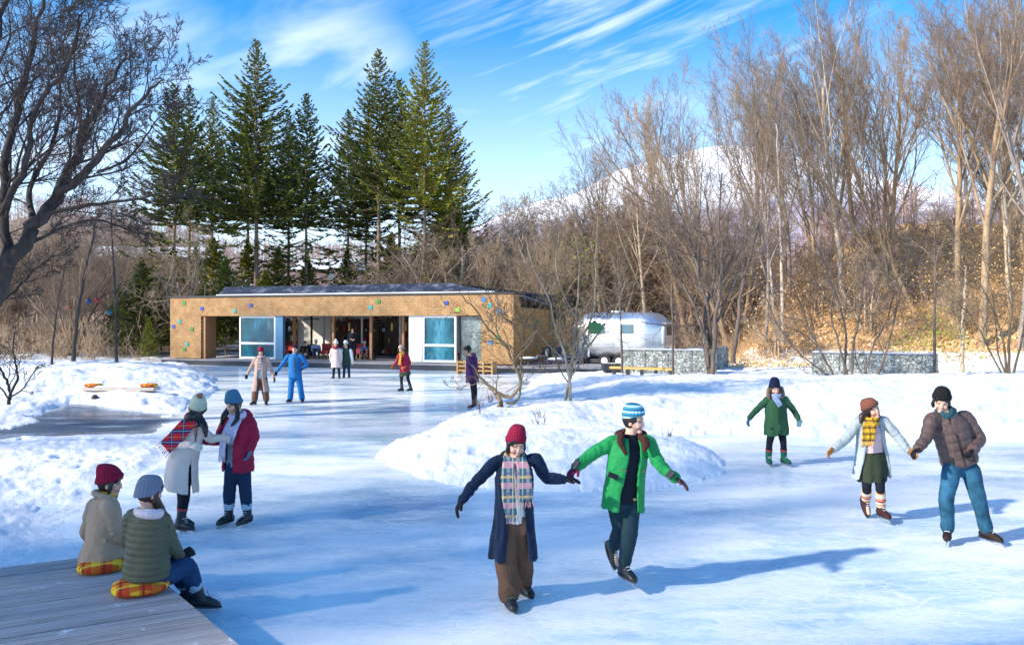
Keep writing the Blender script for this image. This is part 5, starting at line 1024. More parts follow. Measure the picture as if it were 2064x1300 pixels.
# ---------------------------------------------------------------- trees
class TB:
    def __init__(s): s.V = []; s.Q = []; s.n = 0
    def tube(s, p, r, k):
        p = np.asarray(p, float); r = np.asarray(r, float); n = len(p)
        T = np.gradient(p, axis=0); T /= np.linalg.norm(T, axis=1, keepdims=True) + 1e-9
        ref = np.eye(3)[np.argmin(np.abs(T.mean(0)))]
        U = np.cross(T, ref); U /= np.linalg.norm(U, axis=1, keepdims=True) + 1e-9; W = np.cross(T, U)
        a = np.arange(k) * 2 * np.pi / k
        v = p[:, None] + r[:, None, None] * (U[:, None] * np.cos(a)[None, :, None] + W[:, None] * np.sin(a)[None, :, None])
        i = np.arange(n * k).reshape(n, k)
        q = np.stack([i[:-1], np.roll(i[:-1], -1, 1), np.roll(i[1:], -1, 1), i[1:]], -1).reshape(-1, 4)
        s.V.append(v.reshape(-1, 3)); s.Q.append(q + s.n); s.n += n * k
    def twigs(s, P0, P1, P2, r):              # many 3-point, 3-sided twigs at once
        P0, P1, P2 = map(np.asarray, (P0, P1, P2)); r = np.asarray(r); m = len(P0)
        T = P2 - P0; T /= np.linalg.norm(T, axis=1, keepdims=True) + 1e-9
        ref = np.where(np.abs(T[:, 2:3]) < .8, [[0, 0, 1.]], [[1., 0, 0]]); U = np.cross(T, ref); U /= np.linalg.norm(U, axis=1, keepdims=True) + 1e-9; W = np.cross(T, U)
        a = np.arange(3) * 2 * np.pi / 3; off = U[:, None] * np.cos(a)[None, :, None] + W[:, None] * np.sin(a)[None, :, None]
        v = np.stack([P0[:, None] + off * r[:, None, None], P1[:, None] + off * (r * .75)[:, None, None], P2[:, None] + off * (r * .4)[:, None, None]], 1)
        i = np.arange(m * 9).reshape(m, 3, 3)
        q = np.stack([i[:, :-1], np.roll(i[:, :-1], -1, 2), np.roll(i[:, 1:], -1, 2), i[:, 1:]], -1).reshape(-1, 4)
        s.V.append(v.reshape(-1, 3)); s.Q.append(q + s.n); s.n += m * 9
    def mesh(s, name): return np_mesh(name, np.concatenate(s.V), np.concatenate(s.Q))
def unit(v): return v / (np.linalg.norm(v) + 1e-9)
def grow(W, Cr, rng, p, d, Lg, r, lev, A):
    last = A['levels'] - 1; n = A['seg'][lev]; st = Lg / n; pts = [np.array(p, float)]; d = unit(np.array(d, float)); g = A['gnarl'][lev]; tr = A['trop'][lev]
    dirs = [d]
    for i in range(n):
        d = unit(d + rng.normal(0, g, 3) + np.array([0, 0, tr])); pts.append(pts[-1] + d * st); dirs.append(d)
    tp = A['taper'][lev]; rr = [r * (1 - tp * i / n) for i in range(n + 1)]
    (W if lev <= A['wood'] else Cr).tube(pts, rr, A['k'][lev])
    children(W, Cr, rng, pts, dirs, rr, Lg, lev, A)
def children(W, Cr, rng, pts, dirs, rr, Lg, lev, A, nk=None, t0=None):
    last = A['levels'] - 1; n = len(pts) - 1
    nk = nk or A['kids'][lev]; t0 = A['t0'][lev] if t0 is None else t0; az = rng.uniform(0, 6.28)
    tw = []
    for j in range(nk):
        t = t0 + (1 - t0) * ((j + rng.uniform(.1, .9)) / nk); x = t * n; i = min(int(x), n - 1); f = x - i
        q = pts[i] * (1 - f) + pts[i + 1] * f; dd = dirs[min(i + 1, n)]; az += 2.4 + rng.normal(0, .35)
        u = unit(np.cross(dd, [.3, .1, 1] if abs(dd[2]) < .9 else [1, .2, 0])); w = np.cross(dd, u)
        an = A['ang'][lev] * rng.uniform(.75, 1.2); nd = unit(dd * math.cos(an) + (u * math.cos(az) + w * math.sin(az)) * math.sin(an))
        ln = Lg * A['ratio'][lev] * (1 - A['fall'][lev] * t) * rng.uniform(.75, 1.2); rad = max(rr[i] * (1 - f) + rr[min(i + 1, n)] * f, .001) * A['rr'][lev]
        if lev + 1 < last: grow(W, Cr, rng, q, nd, ln, max(rad, A['rmin']), lev + 1, A)
        else:
            m = q + nd * ln * .5; e = m + unit(nd + rng.normal(0, .22, 3) + [0, 0, A['trop'][last]]) * ln * .5; tw.append((q, m, e, A['rmin']))
    if tw: Cr.twigs([a[0] for a in tw], [a[1] for a in tw], [a[2] for a in tw], np.array([a[3] for a in tw]))
def bark(name, c1, c2, sc_=5):
    t = NT(name); v = t.map((1, 1, .25)); n = t.noise(v, sc_, 6, .7); o = t.noise(t.map(), .5, 2)
    t.set(Base_Color=t.mix(t.rng(o, .4, .6, 0, .4), t.ramp(n, [(.3, c1), (.7, c2)]), tuple(x * .7 for x in c1)), Roughness=.85, Specular_IOR_Level=.15); t.bump(t.noise(t.map((1, 1, .3)), 25, 4, .7), .7, .02); return t.m
B_TAN = bark('tan_bark', (.20, .135, .08), (.58, .43, .28)); B_TWIG = bark('purple_brown_twig', (.15, .105, .078), (.42, .315, .22), 2)
B_PALE = bark('pale_bark', (.45, .35, .25), (.72, .60, .46)); B_DARK = bark('dark_oak_bark', (.030, .027, .027), (.11, .095, .088)); B_DTW = bark('dark_oak_twig', (.040, .034, .036), (.13, .105, .10), 2)
B_PINK = bark('pinkish_twig', (.28, .20, .135), (.60, .46, .32), 2); B_GREY = bark('grey_bark', (.20, .17, .155), (.45, .38, .33)); B_SHRUB = bark('shrub_bark', (.13, .095, .06), (.30, .23, .15)); B_STEM = bark('dark_stem', (.075, .06, .052), (.23, .185, .155))
VASE = dict(levels=5, seg=[7, 7, 5, 4, 2], gnarl=[.05, .07, .10, .14, .2], trop=[.02, .085, .085, .08, .08], taper=[.55, .75, .7, .6, .5], wood=1, k=[9, 6, 4, 3, 3], kids=[10, 10, 7, 5], t0=[.34, .2, .15, .1], ang=[.46, .46, .52, .55], ratio=[.78, .40, .46, .55], fall=[.45, .45, .4, .3], rr=[.50, .46, .5, .6], rmin=.0066)
SPREAD = dict(VASE, trop_=0, gnarl=[.10, .20, .25, .25, .3], trop=[.02, .03, .02, .03, .02], ang=[.85, .8, .8, .8], kids=[8, 7, 6, 5], t0=[.3, .15, .1, .1], ratio=[.70, .55, .5, .5])
def proto(seed, A, H, r, stems=1, wood=B_TAN, twig=B_TWIG, lean=0):
    rng = np.random.default_rng(seed); W, Cr = TB(), TB()
    for s_ in range(stems):
        a = rng.uniform(0, 6.28); k = 0 if stems == 1 else rng.uniform(.12, .45)
        grow(W, Cr, rng, (math.cos(a) * .1 * (stems > 1), math.sin(a) * .1 * (stems > 1), -.35), (math.cos(a) * k + lean, math.sin(a) * k, 1), H * .68 * (rng.uniform(.7, 1) if stems > 1 else 1), r * (1 if stems == 1 else rng.uniform(.6, 1)), 0, A)
    a = W.mesh('trunk'); b = Cr.mesh('crown'); a.materials.append(wood); b.materials.append(twig)
    h = max(v.co.z for v in b.vertices); return (a, b, h)
def place(pr, name, x, y, h, rz, lab, cat='tree', group=None, zoff=0, wood=None, sx=1, tilt=0):
    s_ = h / pr[2]; e = empty(name, (x, y, hz(x, y) + zoff), lab, cat, group, rz); e.rotation_euler = (Matrix.Rotation(-R(tilt), 3, 'Y') @ Matrix.Rotation(rz, 3, 'Z')).to_euler(); e.scale = (s_ * sx, s_ * sx, s_)
    for me, nm in ((pr[0], 'trunk'), (pr[1], 'crown')): o = bpy.data.objects.new(nm, me); col.objects.link(o); o.parent = e
    return e
def at_px(px, Yd): return ((px - 1032) * Yd / F, Yd)
def hfor(px, topy, Yd): x, y = at_px(px, Yd); return CH - (topy - HY) * Yd / F - hz(x, y)
V = [proto(11, VASE, 16, .15), proto(12, VASE, 16, .14, wood=B_PALE), proto(13, dict(VASE, t0=[.15, .2, .15, .1]), 16, .11, 3), proto(14, dict(VASE, ang=[.4, .5, .6, .7]), 17, .14, wood=B_GREY), proto(15, VASE, 16, .13, 2, wood=B_TAN, twig=B_PINK)]
SP = [proto(21, SPREAD, 9, .13, twig=B_PINK), proto(22, SPREAD, 9, .10, 3, wood=B_PALE, twig=B_PINK), proto(23, SPREAD, 9, .13, 2, wood=B_GREY), proto(24, dict(SPREAD, ang=[.6, .7, .8, .8]), 9, .12, 4, wood=B_TAN, twig=B_TWIG)]
rnd = random.Random(42)
# tall bare wood on the right-hand slope
tops = [(850, 400), (1000, 345), (1060, 355), (1130, 335), (1200, 265), (1290, 205), (1380, 125), (1480, 75), (1560, 5), (1700, -40), (2100, -60)]
def topat(x): return float(np.interp(x, [a[0] for a in tops], [a[1] for a in tops]))
for i, (px, Yd, pi) in enumerate([(1215, 52, 0), (1262, 56, 3), (1305, 50, 1), (1392, 49, 0), (1425, 55, 3), (1470, 47, 4), (1575, 46, 3), (1590, 50, 3), (1650, 48, 2), (1700, 44, 1), (1722, 56, 0), (1770, 47, 4), (1850, 43, 2), (1930, 42, 0), (2015, 47, 4), (2040, 41, 1), (2085, 45, 2), (2110, 52, 0), (1960, 57, 3)]):
    x, y = at_px(px, Yd); place(V[pi], 'bare_tree', x, y, hfor(px, topat(px) + rnd.uniform(-10, 35), Yd), rnd.uniform(0, 6.28), 'tall bare vase-shaped tree among the wood on the right-hand slope', 'tree', 'tall bare trees of the right-hand wood', tilt=rnd.uniform(4, 14))
for px, Yd, pi, ty, lab in ((1978, 38, 0, -150, 'tall straight thick-trunked bare tree left of the one at the right picture edge'), (2056, 37, 3, -150, 'thick-trunked bare tree at the right picture edge'), (1540, 41, 3, 150, 'slim bare tree above the figure in the green coat, on the slope foot')):
    x, y = at_px(px, Yd); place(V[pi], 'bare_tree', x, y, hfor(px, ty, Yd), 1 + px, lab)
for i in range(17):
    px = 1560 + (i * 93.3) % 560 + rnd.uniform(-10, 10); Yd = 39.5 + (i % 4) * 4 + rnd.uniform(-1, 1); x, y = at_px(px, Yd)
    place(SP[(1, 3, 2, 1)[i % 4]], 'bare_shrub', x, y, rnd.uniform(2.5, 5.5), rnd.uniform(0, 6.28), 'bushy bare shrub on the orange slope under the tall trees', 'shrub', 'bare shrubs on the orange slope', tilt=rnd.uniform(0, 12))
# middle wood behind cafe and trailer
rnd = random.Random(7)
for i in range(44):
    px = 835 + (i * 15.7) % 690 + rnd.uniform(-8, 8); Yd = 47 + (i % 5) * 6.5 + rnd.uniform(-2, 2); ty = max(topat(px), 330) + 25 + rnd.uniform(0, 90)
    if 1130 < px < 1400 and Yd < 50: Yd += 8
    x, y = at_px(px, Yd); place(SP[rnd.choice((0, 1, 1, 2, 3))] if rnd.random() < .7 else V[4], 'bare_tree', x, y, hfor(px, ty, Yd), rnd.uniform(0, 6.28), 'pinkish brown bare tree in the dense middle wood behind the cafe and the trailer', 'tree', 'bare trees of the middle wood')
# left wood
rnd = random.Random(9)
for i in range(30):
    px = -70 + (i * 37.7) % 460 + rnd.uniform(-10, 10); Yd = 46 + (i % 6) * 7 + rnd.uniform(-2, 2); ty = 430 + rnd.uniform(-20, 90)
    x, y = at_px(px, Yd); place(SP[rnd.choice((0, 1, 2, 3))] if rnd.random() < .6 else V[rnd.choice((2, 3, 4))], 'bare_tree', x, y, hfor(px, ty, Yd), rnd.uniform(0, 6.28), 'thin brown bare tree in the tangled wood behind the left snow bank', 'tree', 'bare trees of the left wood')
# dry underbrush on the slope and at the wood edge: many thin stems, one mass
def brush(seed, n, fx, name, lab, mat, hmin, hmax, rr=.010):
    rng = np.random.default_rng(seed); P0 = []; P1 = []; P2 = []; xa, ya = fx(rng, n); za = terrain(xa, ya)
    for x, y, z in zip(xa, ya, za):
        cl = rng.integers(5, 10)
        for j in range(cl):
            d = unit(np.array([rng.normal(0, .5), rng.normal(0, .5), 1.])); Lh = rng.uniform(hmin, hmax); p = np.array([x + rng.normal(0, .12), y + rng.normal(0, .12), z - .1])
            m = p + d * Lh * .5; d2 = unit(d + rng.normal(0, .3, 3) + [0, 0, .2]); e = m + d2 * Lh * .5; P0.append(p); P1.append(m); P2.append(e)
            for k in range(3): q = m + (e - m) * rng.uniform(-.5, .8); dd = unit(d2 + rng.normal(0, .7, 3)); P0.append(q); P1.append(q + dd * Lh * .18); P2.append(q + dd * Lh * .34 + [0, 0, .05])
    T_ = TB(); T_.twigs(P0, P1, P2, np.full(len(P0), rr)); me = T_.mesh(name); me.materials.append(mat); o = bpy.data.objects.new(name, me); col.objects.link(o); tag(o, lab, 'brush', kind='stuff')
B_STRAW = bark('straw_stem', (.50, .31, .15), (.80, .58, .34), 3)
def f_slope(rng, n): Yd = rng.uniform(38.5, 62, n); px = rng.uniform(1470, 2130, n); return at_px(px, Yd)
brush(1, 900, f_slope, 'dry_undergrowth', 'dry orange undergrowth covering the right-hand slope', B_STRAW, .3, 1.1, .016)
def f_mid(rng, n): Yd = rng.uniform(45, 72, n); px = rng.uniform(1000, 1520, n); return at_px(px, Yd)
brush(2, 500, f_mid, 'woodland_undergrowth', 'pinkish brown undergrowth in the wood behind the trailer', B_PINK, .8, 2.6, .018)
def f_left(rng, n): Yd = rng.uniform(44, 75, n); px = rng.uniform(-120, 345, n); return at_px(px, Yd)
brush(3, 420, f_left, 'woodland_brush', 'brown brush filling the left wood', B_PINK, .8, 2.8, .018)
# dead leaves still hanging on the slope shrubs (orange)
def leafmass(seed, n, cfun, spread, size, name, lab, mat, cat='foliage', parent=None, kind='stuff'):
    rng = np.random.default_rng(seed); c = cfun(rng, n); c = c + rng.normal(0, 1, c.shape) * spread
    a = rng.normal(0, 1, (n, 3)); a /= np.linalg.norm(a, axis=1, keepdims=True); b = np.cross(a, rng.normal(0, 1, (n, 3))); b /= np.linalg.norm(b, axis=1, keepdims=True) + 1e-9
    s_ = size * rng.uniform(.6, 1.3, (n, 1)); v = np.stack([c - a * s_, c + b * s_ * .45, c + a * s_, c - b * s_ * .45], 1).reshape(-1, 3)
    me = np_mesh(name, v, np.arange(n * 4).reshape(n, 4), smooth=False); me.materials.append(mat); o = bpy.data.objects.new(name, me); col.objects.link(o)
    if parent: o.parent = parent
    else: tag(o, lab, cat, kind=kind)
    return o
def leafmat(name, cs, rough=.6):
    t = NT(name); n = t.noise(t.map(), 3.5, 3, .7); g = t.new('ShaderNodeNewGeometry'); 
    k = t.math('ADD', t.math('MULTIPLY', g.outputs['Random Per Island'], .5), t.math('MULTIPLY', n, .55))
    t.set(Base_Color=t.ramp(k, [(.2 + .5 * i / max(1, len(cs) - 1), c) for i, c in enumerate(cs)]), Roughness=rough, Specular_IOR_Level=.2); return t.m
LM_OR = leafmat('dead_leaf', ((.40, .19, .07), (.68, .40, .16), (.80, .55, .26)))
def f_or(rng, n):
    Yd = rng.uniform(39, 60, n); px = rng.choice([1540, 1600, 1700, 1850, 1900, 1960, 2000, 2040, 2060], n) + rng.normal(0, 24, n); x, y = at_px(px, Yd); return np.stack([x, y, terrain(x, y) + np.abs(rng.normal(0, 1.6, n)) + .3], 1)
leafmass(5, 9000, f_or, .5, .075, 'dead_leaves', 'dry orange leaves clinging among the shrubs of the right slope', LM_OR)
def f_gd(rng, n):
    Yd = rng.uniform(36.5, 66, n); px = rng.uniform(1470, 2130, n); x, y = at_px(px, Yd); return np.stack([x, y, terrain(x, y) + .05], 1)
leafmass(6, 30000, f_gd, .05, .10, 'dry_grass', 'dry orange grass tufts over the right slope', leafmat('dry_blade', ((.52, .29, .12), (.80, .54, .26), (.90, .70, .42))))

# far wooded hillside, read as one mass
rng = np.random.default_rng(4); xs_, ys_ = [], []
while len(xs_) < 3800:
    y = rng.uniform(88, 320); x = (rng.uniform(-120, 2150) - 1032) * y / F
    xs_.append(x); ys_.append(y)
xs_ = np.array(xs_); ys_ = np.array(ys_); zs_ = terrain(xs_, ys_); P0, P1, P2, RR_ = [], [], [], []
for x, y, z in zip(xs_, ys_, zs_):
    H = rng.uniform(6, 10); b = np.array([x, y, z]); P0.append(b); P1.append(b + [0, 0, H * .4]); P2.append(b + [rng.normal(0, .3), 0, H * .8]); RR_.append(.14)
    for k in range(15):
        t_ = rng.uniform(.3, .75); q = b + [0, 0, H * t_]; d = unit(np.array([rng.normal(0, .7), rng.normal(0, .7), rng.uniform(.5, 1.2)])); l = H * rng.uniform(.2, .42); P0.append(q); P1.append(q + d * l * .5); P2.append(q + d * l + [0, 0, .3]); RR_.append(.05)
T_ = TB(); T_.twigs(P0, P1, P2, np.array(RR_)); me = T_.mesh('far_wood'); me.materials.append(bark('far_mauve_twig', (.36, .26, .25), (.58, .43, .38), .1)); o = bpy.data.objects.new('far_wood', me); col.objects.link(o); tag(o, 'far-off bare mauve wood on the low hills behind the cafe', 'wood', kind='stuff')

# big dark oak at the left edge, limbs laid out one by one
OAK = dict(SPREAD, levels=5, seg=[8, 7, 5, 4, 2], gnarl=[.1, .11, .15, .18, .3], trop=[.03, .05, .06, .07, .06], ang=[.62, .6, .65, .7], kids=[8, 7, 5, 5], ratio=[.42, .5, .5, .55], fall=[.45, .4, .3, .3], rr=[.45, .5, .55, .6], t0=[.12, .1, .1, .1], rmin=.007)
def guided(Yd, limbs, seed, A, lab, name, wood, twig, cat='tree', base_px=None, dj=.5, trunk_parts=1):
    rng = np.random.default_rng(seed); W, Cr = TB(), TB(); b = P(*base_px, Yd); b.z = hz(b.x, b.y); e = empty(name, b, lab, cat); off = np.array(b)
    for li, (pts, r0, r1, nk, dep) in enumerate(limbs):
        raw = [np.array(P(px, py, Yd + dep * i / (len(pts) - 1))) - off for i, (px, py) in enumerate(pts)]
        # resample with a little wobble
        n = 5 * (len(raw) - 1); pp = []
        for i in range(n + 1):
            x = i / n * (len(raw) - 1); k = min(int(x), len(raw) - 2); f = x - k; a_ = raw[max(k - 1, 0)]; b_ = raw[k]; c_ = raw[k + 1]; d_ = raw[min(k + 2, len(raw) - 1)]
            q = .5 * ((2 * b_) + (c_ - a_) * f + (2 * a_ - 5 * b_ + 4 * c_ - d_) * f * f + (-a_ + 3 * b_ - 3 * c_ + d_) * f**3); pp.append(q + (rng.normal(0, r0 * .25, 3) if 0 < i < n else 0))
        rr = [r0 + (r1 - r0) * i / n for i in range(n + 1)]; W.tube(pp, rr, 10)
        ds = [unit(pp[min(i + 1, n)] - pp[max(i - 1, 0)]) for i in range(n + 1)]; Lg = sum(np.linalg.norm(pp[i + 1] - pp[i]) for i in range(n))
        if nk: children(W, Cr, rng, pp, ds, [x * .8 for x in rr], Lg, 0, A, nk)
    a = link('trunk', W.mesh('trunk'), e, [wood]); c = link('crown', Cr.mesh('crown'), e, [twig]) if Cr.V else None; return e
guided(17, [([(-70, 800), (-30, 650), (15, 545), (70, 455), (118, 390)], .21, .125, 0, 0),
            ([(118, 390), (150, 320), (185, 240), (225, 160), (262, 100)], 0.125, 0.018, 14, 1.5), ([(118, 390), (170, 350), (235, 270), (285, 200), (330, 160)], 0.105, 0.015, 14, -1.5),
            ([(15, 545), (8, 400), (30, 250), (62, 110), (95, -40)], 0.132, 0.036, 16, 2), ([(70, 455), (110, 425), (200, 412), (280, 400), (352, 384)], 0.066, 0.012, 11, -.5),
            ([(40, 505), (100, 470), (180, 445), (240, 455), (275, 470)], 0.053, 0.009, 10, 1.5), ([(8, 420), (50, 330), (75, 220), (140, 120), (160, 30)], 0.079, 0.018, 14, -2),
            ([(-30, 650), (-60, 450), (-40, 250), (-10, 100), (20, -60)], 0.132, 0.036, 16, -2), ([(150, 320), (162, 240), (150, 130), (165, 30)], 0.053, 0.012, 11, 3), ([(70, 455), (60, 380), (110, 280), (120, 180), (95, 60)], 0.073, 0.018, 13, 3),
            ([(200, 345), (260, 320), (310, 250), (345, 215)], 0.033, 0.007, 8, 0), ([(-20, 620), (30, 585), (75, 540), (140, 500)], 0.046, 0.009, 10, 2)],
       51, OAK, 'large dark bare oak with thick spreading limbs at the left edge', 'oak_tree', B_DARK, B_DTW, base_px=(-78, 800))

# shrubs and thin trees standing in the snow near the rink
SH = dict(SPREAD, levels=4, seg=[7, 6, 4, 2], kids=[7, 6, 5], gnarl=[.12, .2, .25, .3], trop=[.03, .05, .05, .05], taper=[.6, .6, .6, .5], wood=0, k=[7, 4, 3, 3], ang=[.7, .7, .8], ratio=[.42, .5, .5], fall=[.3, .3, .3], rr=[.55, .6, .6], t0=[.25, .15, .1], rmin=.0065)
guided(19.0, [([(998, 848), (1008, 815), (1003, 792), (975, 768), (950, 735)], .07, .02, 4, .5), ([(1003, 792), (1030, 800), (1050, 770), (1035, 735), (1020, 700), (985, 665), (955, 620), (925, 590)], .05, .012, 9, -.3),
              ([(1020, 812), (1045, 805), (1050, 740), (1055, 690), (1060, 650), (1085, 620), (1120, 600)], .035, .01, 8, .6), ([(985, 852), (1003, 825), (1010, 810)], .06, .05, 0, 0), ([(1040, 740), (1035, 705), (1015, 690), (1000, 660), (1005, 610), (990, 585)], .03, .008, 7, -.6),
              ([(1055, 690), (1040, 660), (1005, 630), (985, 600)], .02, .007, 6, .5), ([(975, 768), (940, 778), (905, 780)], .012, .005, 4, 0), ([(1050, 700), (1085, 665), (1115, 650), (1140, 625)], .02, .007, 6, .3), ([(1020, 790), (1060, 765), (1090, 740)], .012, .005, 4, .2)],
       61, dict(SH, kids=[6, 5, 4]), 'crooked multi-stemmed bare shrub growing on the snow mound beside the person in purple', 'bare_shrub', B_SHRUB, B_SHRUB, 'shrub', base_px=(1005, 850))
guided(19.6, [([(1133, 845), (1140, 800), (1150, 760), (1155, 720), (1160, 660), (1165, 600), (1168, 540), (1160, 480)], .045, .015, 10, .4), ([(1152, 850), (1150, 800), (1148, 770), (1140, 720), (1120, 660), (1105, 600), (1075, 540), (1060, 480)], .05, .012, 11, -.4),
              ([(1155, 735), (1185, 700), (1215, 660), (1245, 615), (1262, 560)], .03, .01, 9, .5), ([(1155, 700), (1190, 650), (1200, 590), (1200, 520), (1205, 450)], .03, .01, 9, -.5), ([(1150, 760), (1170, 730), (1178, 690), (1195, 655)], .022, .01, 5, .1), ([(1143, 730), (1100, 690), (1075, 660), (1045, 640)], .02, .008, 6, .2), ([(1160, 640), (1130, 580), (1120, 520), (1130, 460)], .02, .008, 7, 0)],
       62, dict(SH, kids=[8, 6, 5]), 'slender bare tree with paired pale stems on the snow, holding the green square lantern', 'bare_tree', bark('pale_shrub_bark', (.22, .19, .14), (.46, .41, .32)), B_SHRUB, base_px=(1142, 850))
guided(25.5, [([(1430, 770), (1432, 700), (1425, 620), (1405, 540), (1385, 470), (1360, 400)], .10, .02, 12, .5), ([(1435, 768), (1440, 680), (1448, 600), (1455, 520), (1450, 430), (1455, 350)], .09, .02, 12, -.5), ([(1428, 740), (1420, 640), (1440, 560), (1435, 470), (1420, 380)], .07, .02, 11, .8),
              ([(1428, 700), (1400, 620), (1370, 560), (1345, 500), (1320, 440)], .06, .012, 10, 0), ([(1445, 650), (1480, 570), (1500, 500), (1530, 430)], .05, .012, 10, -.3), ([(1427, 760), (1418, 700), (1385, 650), (1360, 620)], .04, .01, 8, .5)],
       63, dict(SH, kids=[7, 6, 4], rmin=.007, levels=4), 'dark tree of many close upright stems rising from the snow bank right of the trailer', 'bare_tree', B_STEM, B_STEM, base_px=(1431, 771))
guided(26.0, [([(1700, 775), (1705, 700), (1700, 640), (1670, 560), (1640, 480), (1620, 420)], .05, .012, 9, .4), ([(1715, 776), (1720, 700), (1735, 620), (1745, 540), (1765, 470)], .05, .012, 9, -.4), ([(1690, 775), (1660, 720), (1630, 660), (1600, 580), (1560, 500)], .05, .012, 9, .2),
              ([(1755, 780), (1780, 730), (1800, 660), (1815, 590), (1835, 500)], .05, .012, 9, 0), ([(1735, 776), (1760, 700), (1790, 640), (1805, 570), (1830, 520)], .04, .012, 8, .5), ([(1712, 770), (1690, 690), (1675, 620), (1700, 530), (1690, 440)], .04, .012, 8, -.5), ([(1695, 775), (1640, 735), (1600, 700), (1560, 640), (1530, 560)], .03, .01, 8, 0),
              ([(1700, 776), (1650, 755), (1600, 700)], .02, .008, 4, .3), ([(1760, 782), (1730, 740), (1722, 690)], .03, .01, 4, 0)],
       64, dict(SH, kids=[8, 7, 6], rmin=.007), 'wide many-stemmed bare shrub fanning out of the snow in front of the right gabion wall', 'bare_shrub', B_STEM, B_STEM, 'shrub', base_px=(1715, 778))
guided(17.0, [([(18, 815), (20, 790), (10, 760), (-10, 730), (-30, 700)], .04, .012, 7, .3), ([(20, 795), (35, 760), (30, 730), (25, 700), (30, 670)], .03, .01, 7, -.3), ([(20, 800), (45, 785), (62, 760), (75, 740)], .02, .008, 6, .2), ([(18, 805), (0, 780), (-30, 765), (-50, 750)], .02, .008, 6, 0)],
       65, dict(SH, kids=[6, 5, 4], ratio=[.5, .5, .5]), 'small dark bare shrub on the snow at the left edge beside the dark ice', 'bare_shrub', B_DARK, B_DTW, 'shrub', base_px=(18, 818))
def simple(px, yb, Yd, top, seed, lab, r=.06, A=SH, wood=B_STEM, lean=0, nm='bare_tree', kids=12):
    guided(Yd, [([(px, yb), (px + lean * .2, yb + (top - yb) * .35), (px + lean * .6, yb + (top - yb) * .7), (px + lean, top)], r, r * .25, kids, .3)], seed, A, lab, nm, wood, B_TWIG, base_px=(px, yb))
TA = dict(SH, ratio=[.28, .5, .5], t0=[.35, .15, .1], ang=[.55, .6, .7])
simple(1254, 752, 29.5, 470, 71, 'very thin grey tree in front of the left end of the yellow bench', .05, TA, lean=-12)
simple(1357, 757, 28.5, 420, 72, 'very thin grey tree standing at the right end of the yellow bench', .05, TA, lean=-8)
simple(1478, 732, 35, 380, 73, 'leaning bare tree at the foot of the slope beside the dark gabion end', .12, TA, lean=70, kids=16)
simple(1578, 695, 40, 250, 74, 'pale straight bare trunk on the orange slope above the green coat figure', .10, TA, B_PALE, -14, kids=16); simple(1562, 690, 42, 300, 75, 'paler twin trunk leaning left on the orange slope', .09, TA, B_PALE, -40, kids=14)
simple(1884, 762, 28.2, 420, 76, 'dark thin pole-like tree at the right end of the stone gabion wall', .06, TA, lean=0)
simple(148, 728, 31, 430, 77, 'dark tree hung with blue and red lanterns behind the left snow bank', .09, TA, B_DARK, 50, kids=14); simple(235, 730, 31.5, 420, 78, 'thin dark tree hung with a teal lantern behind the left snow bank', .07, TA, B_DARK, -12); simple(104, 735, 30.5, 520, 79, 'short crooked dark tree behind the left snow bank', .05, TA, B_DARK, 30, kids=9)
simple(1938, 750, 32, 540, 80, 'small pale-trunked tree with yellow-green leaves near the right gabion end', .10, dict(SH, ratio=[.5, .5, .5]), B_PALE, 10, kids=9)
guided(29.5, [([(2030, 765), (2020, 680), (1990, 600), (1950, 520), (1920, 450)], .05, .012, 10, .4), ([(2034, 765), (2035, 680), (2040, 600), (2030, 500), (2040, 420)], .06, .015, 10, -.4), ([(2040, 765), (2060, 680), (2080, 600), (2110, 520)], .05, .012, 9, 0), ([(2026, 765), (1990, 700), (1960, 640), (1900, 590)], .04, .01, 9, .3), ([(2030, 765), (2010, 700), (2005, 620), (1985, 530)], .04, .01, 8, .6)],
       81, dict(SH, kids=[8, 7, 6], rmin=.007), 'tall clump of thin arching stems growing at the right edge below the slope', 'bare_shrub', B_SHRUB, B_SHRUB, 'shrub', base_px=(2032, 766))
# twiggy weeds poking through the snow
def weed(px, py, h, seed, lab, mat=B_SHRUB, Yd=None):
    g = G(px, py, .25) if Yd is None else P(px, py, Yd); rng = np.random.default_rng(seed); T_ = TB(); P0, P1, P2 = [], [], []
    for k in range(5):
        a = np.array([rng.normal(0, .05), rng.normal(0, .05), -.1]); d = unit(np.array([rng.normal(0, .25), rng.normal(0, .25), 1])); m = a + d * h * .6; e_ = m + unit(d + rng.normal(0, .2, 3)) * h * .5; P0.append(a); P1.append(m); P2.append(e_)
        for j in range(6): q = a + (m - a) * rng.uniform(.4, 1) ; dd = unit(d + rng.normal(0, .5, 3)); P0.append(q); P1.append(q + dd * h * .1); P2.append(q + dd * h * .22)
    T_.twigs(P0, P1, P2, np.full(len(P0), .005)); o = link('dry_weed', T_.mesh('dry_weed'), None, [mat]); o.location = (g.x, g.y, hz(g.x, g.y)); tag(o, lab, 'plant', 'dry weeds in the snow')
M_WEED = plain('reddish_weed', (.16, .07, .06), .8)
weed(963, 838, .75, 1, 'reddish dry weed left of the crooked shrub on the snow mound', M_WEED); weed(988, 800, .6, 2, 'tall reddish dry weed behind the crooked shrub', M_WEED); weed(1085, 868, .3, 3, 'small dry weed between the two stemmed trees on the mound'); weed(1345, 885, .25, 4, 'small dry weed on the snow right of the man in the green jacket'); weed(1090, 855, .35, 7, 'sparse dry weed just left of the paired pale stems'); weed(1880, 775, .4, 8, 'pale dry weed on the snow below the dark pole-like tree', Yd=27)

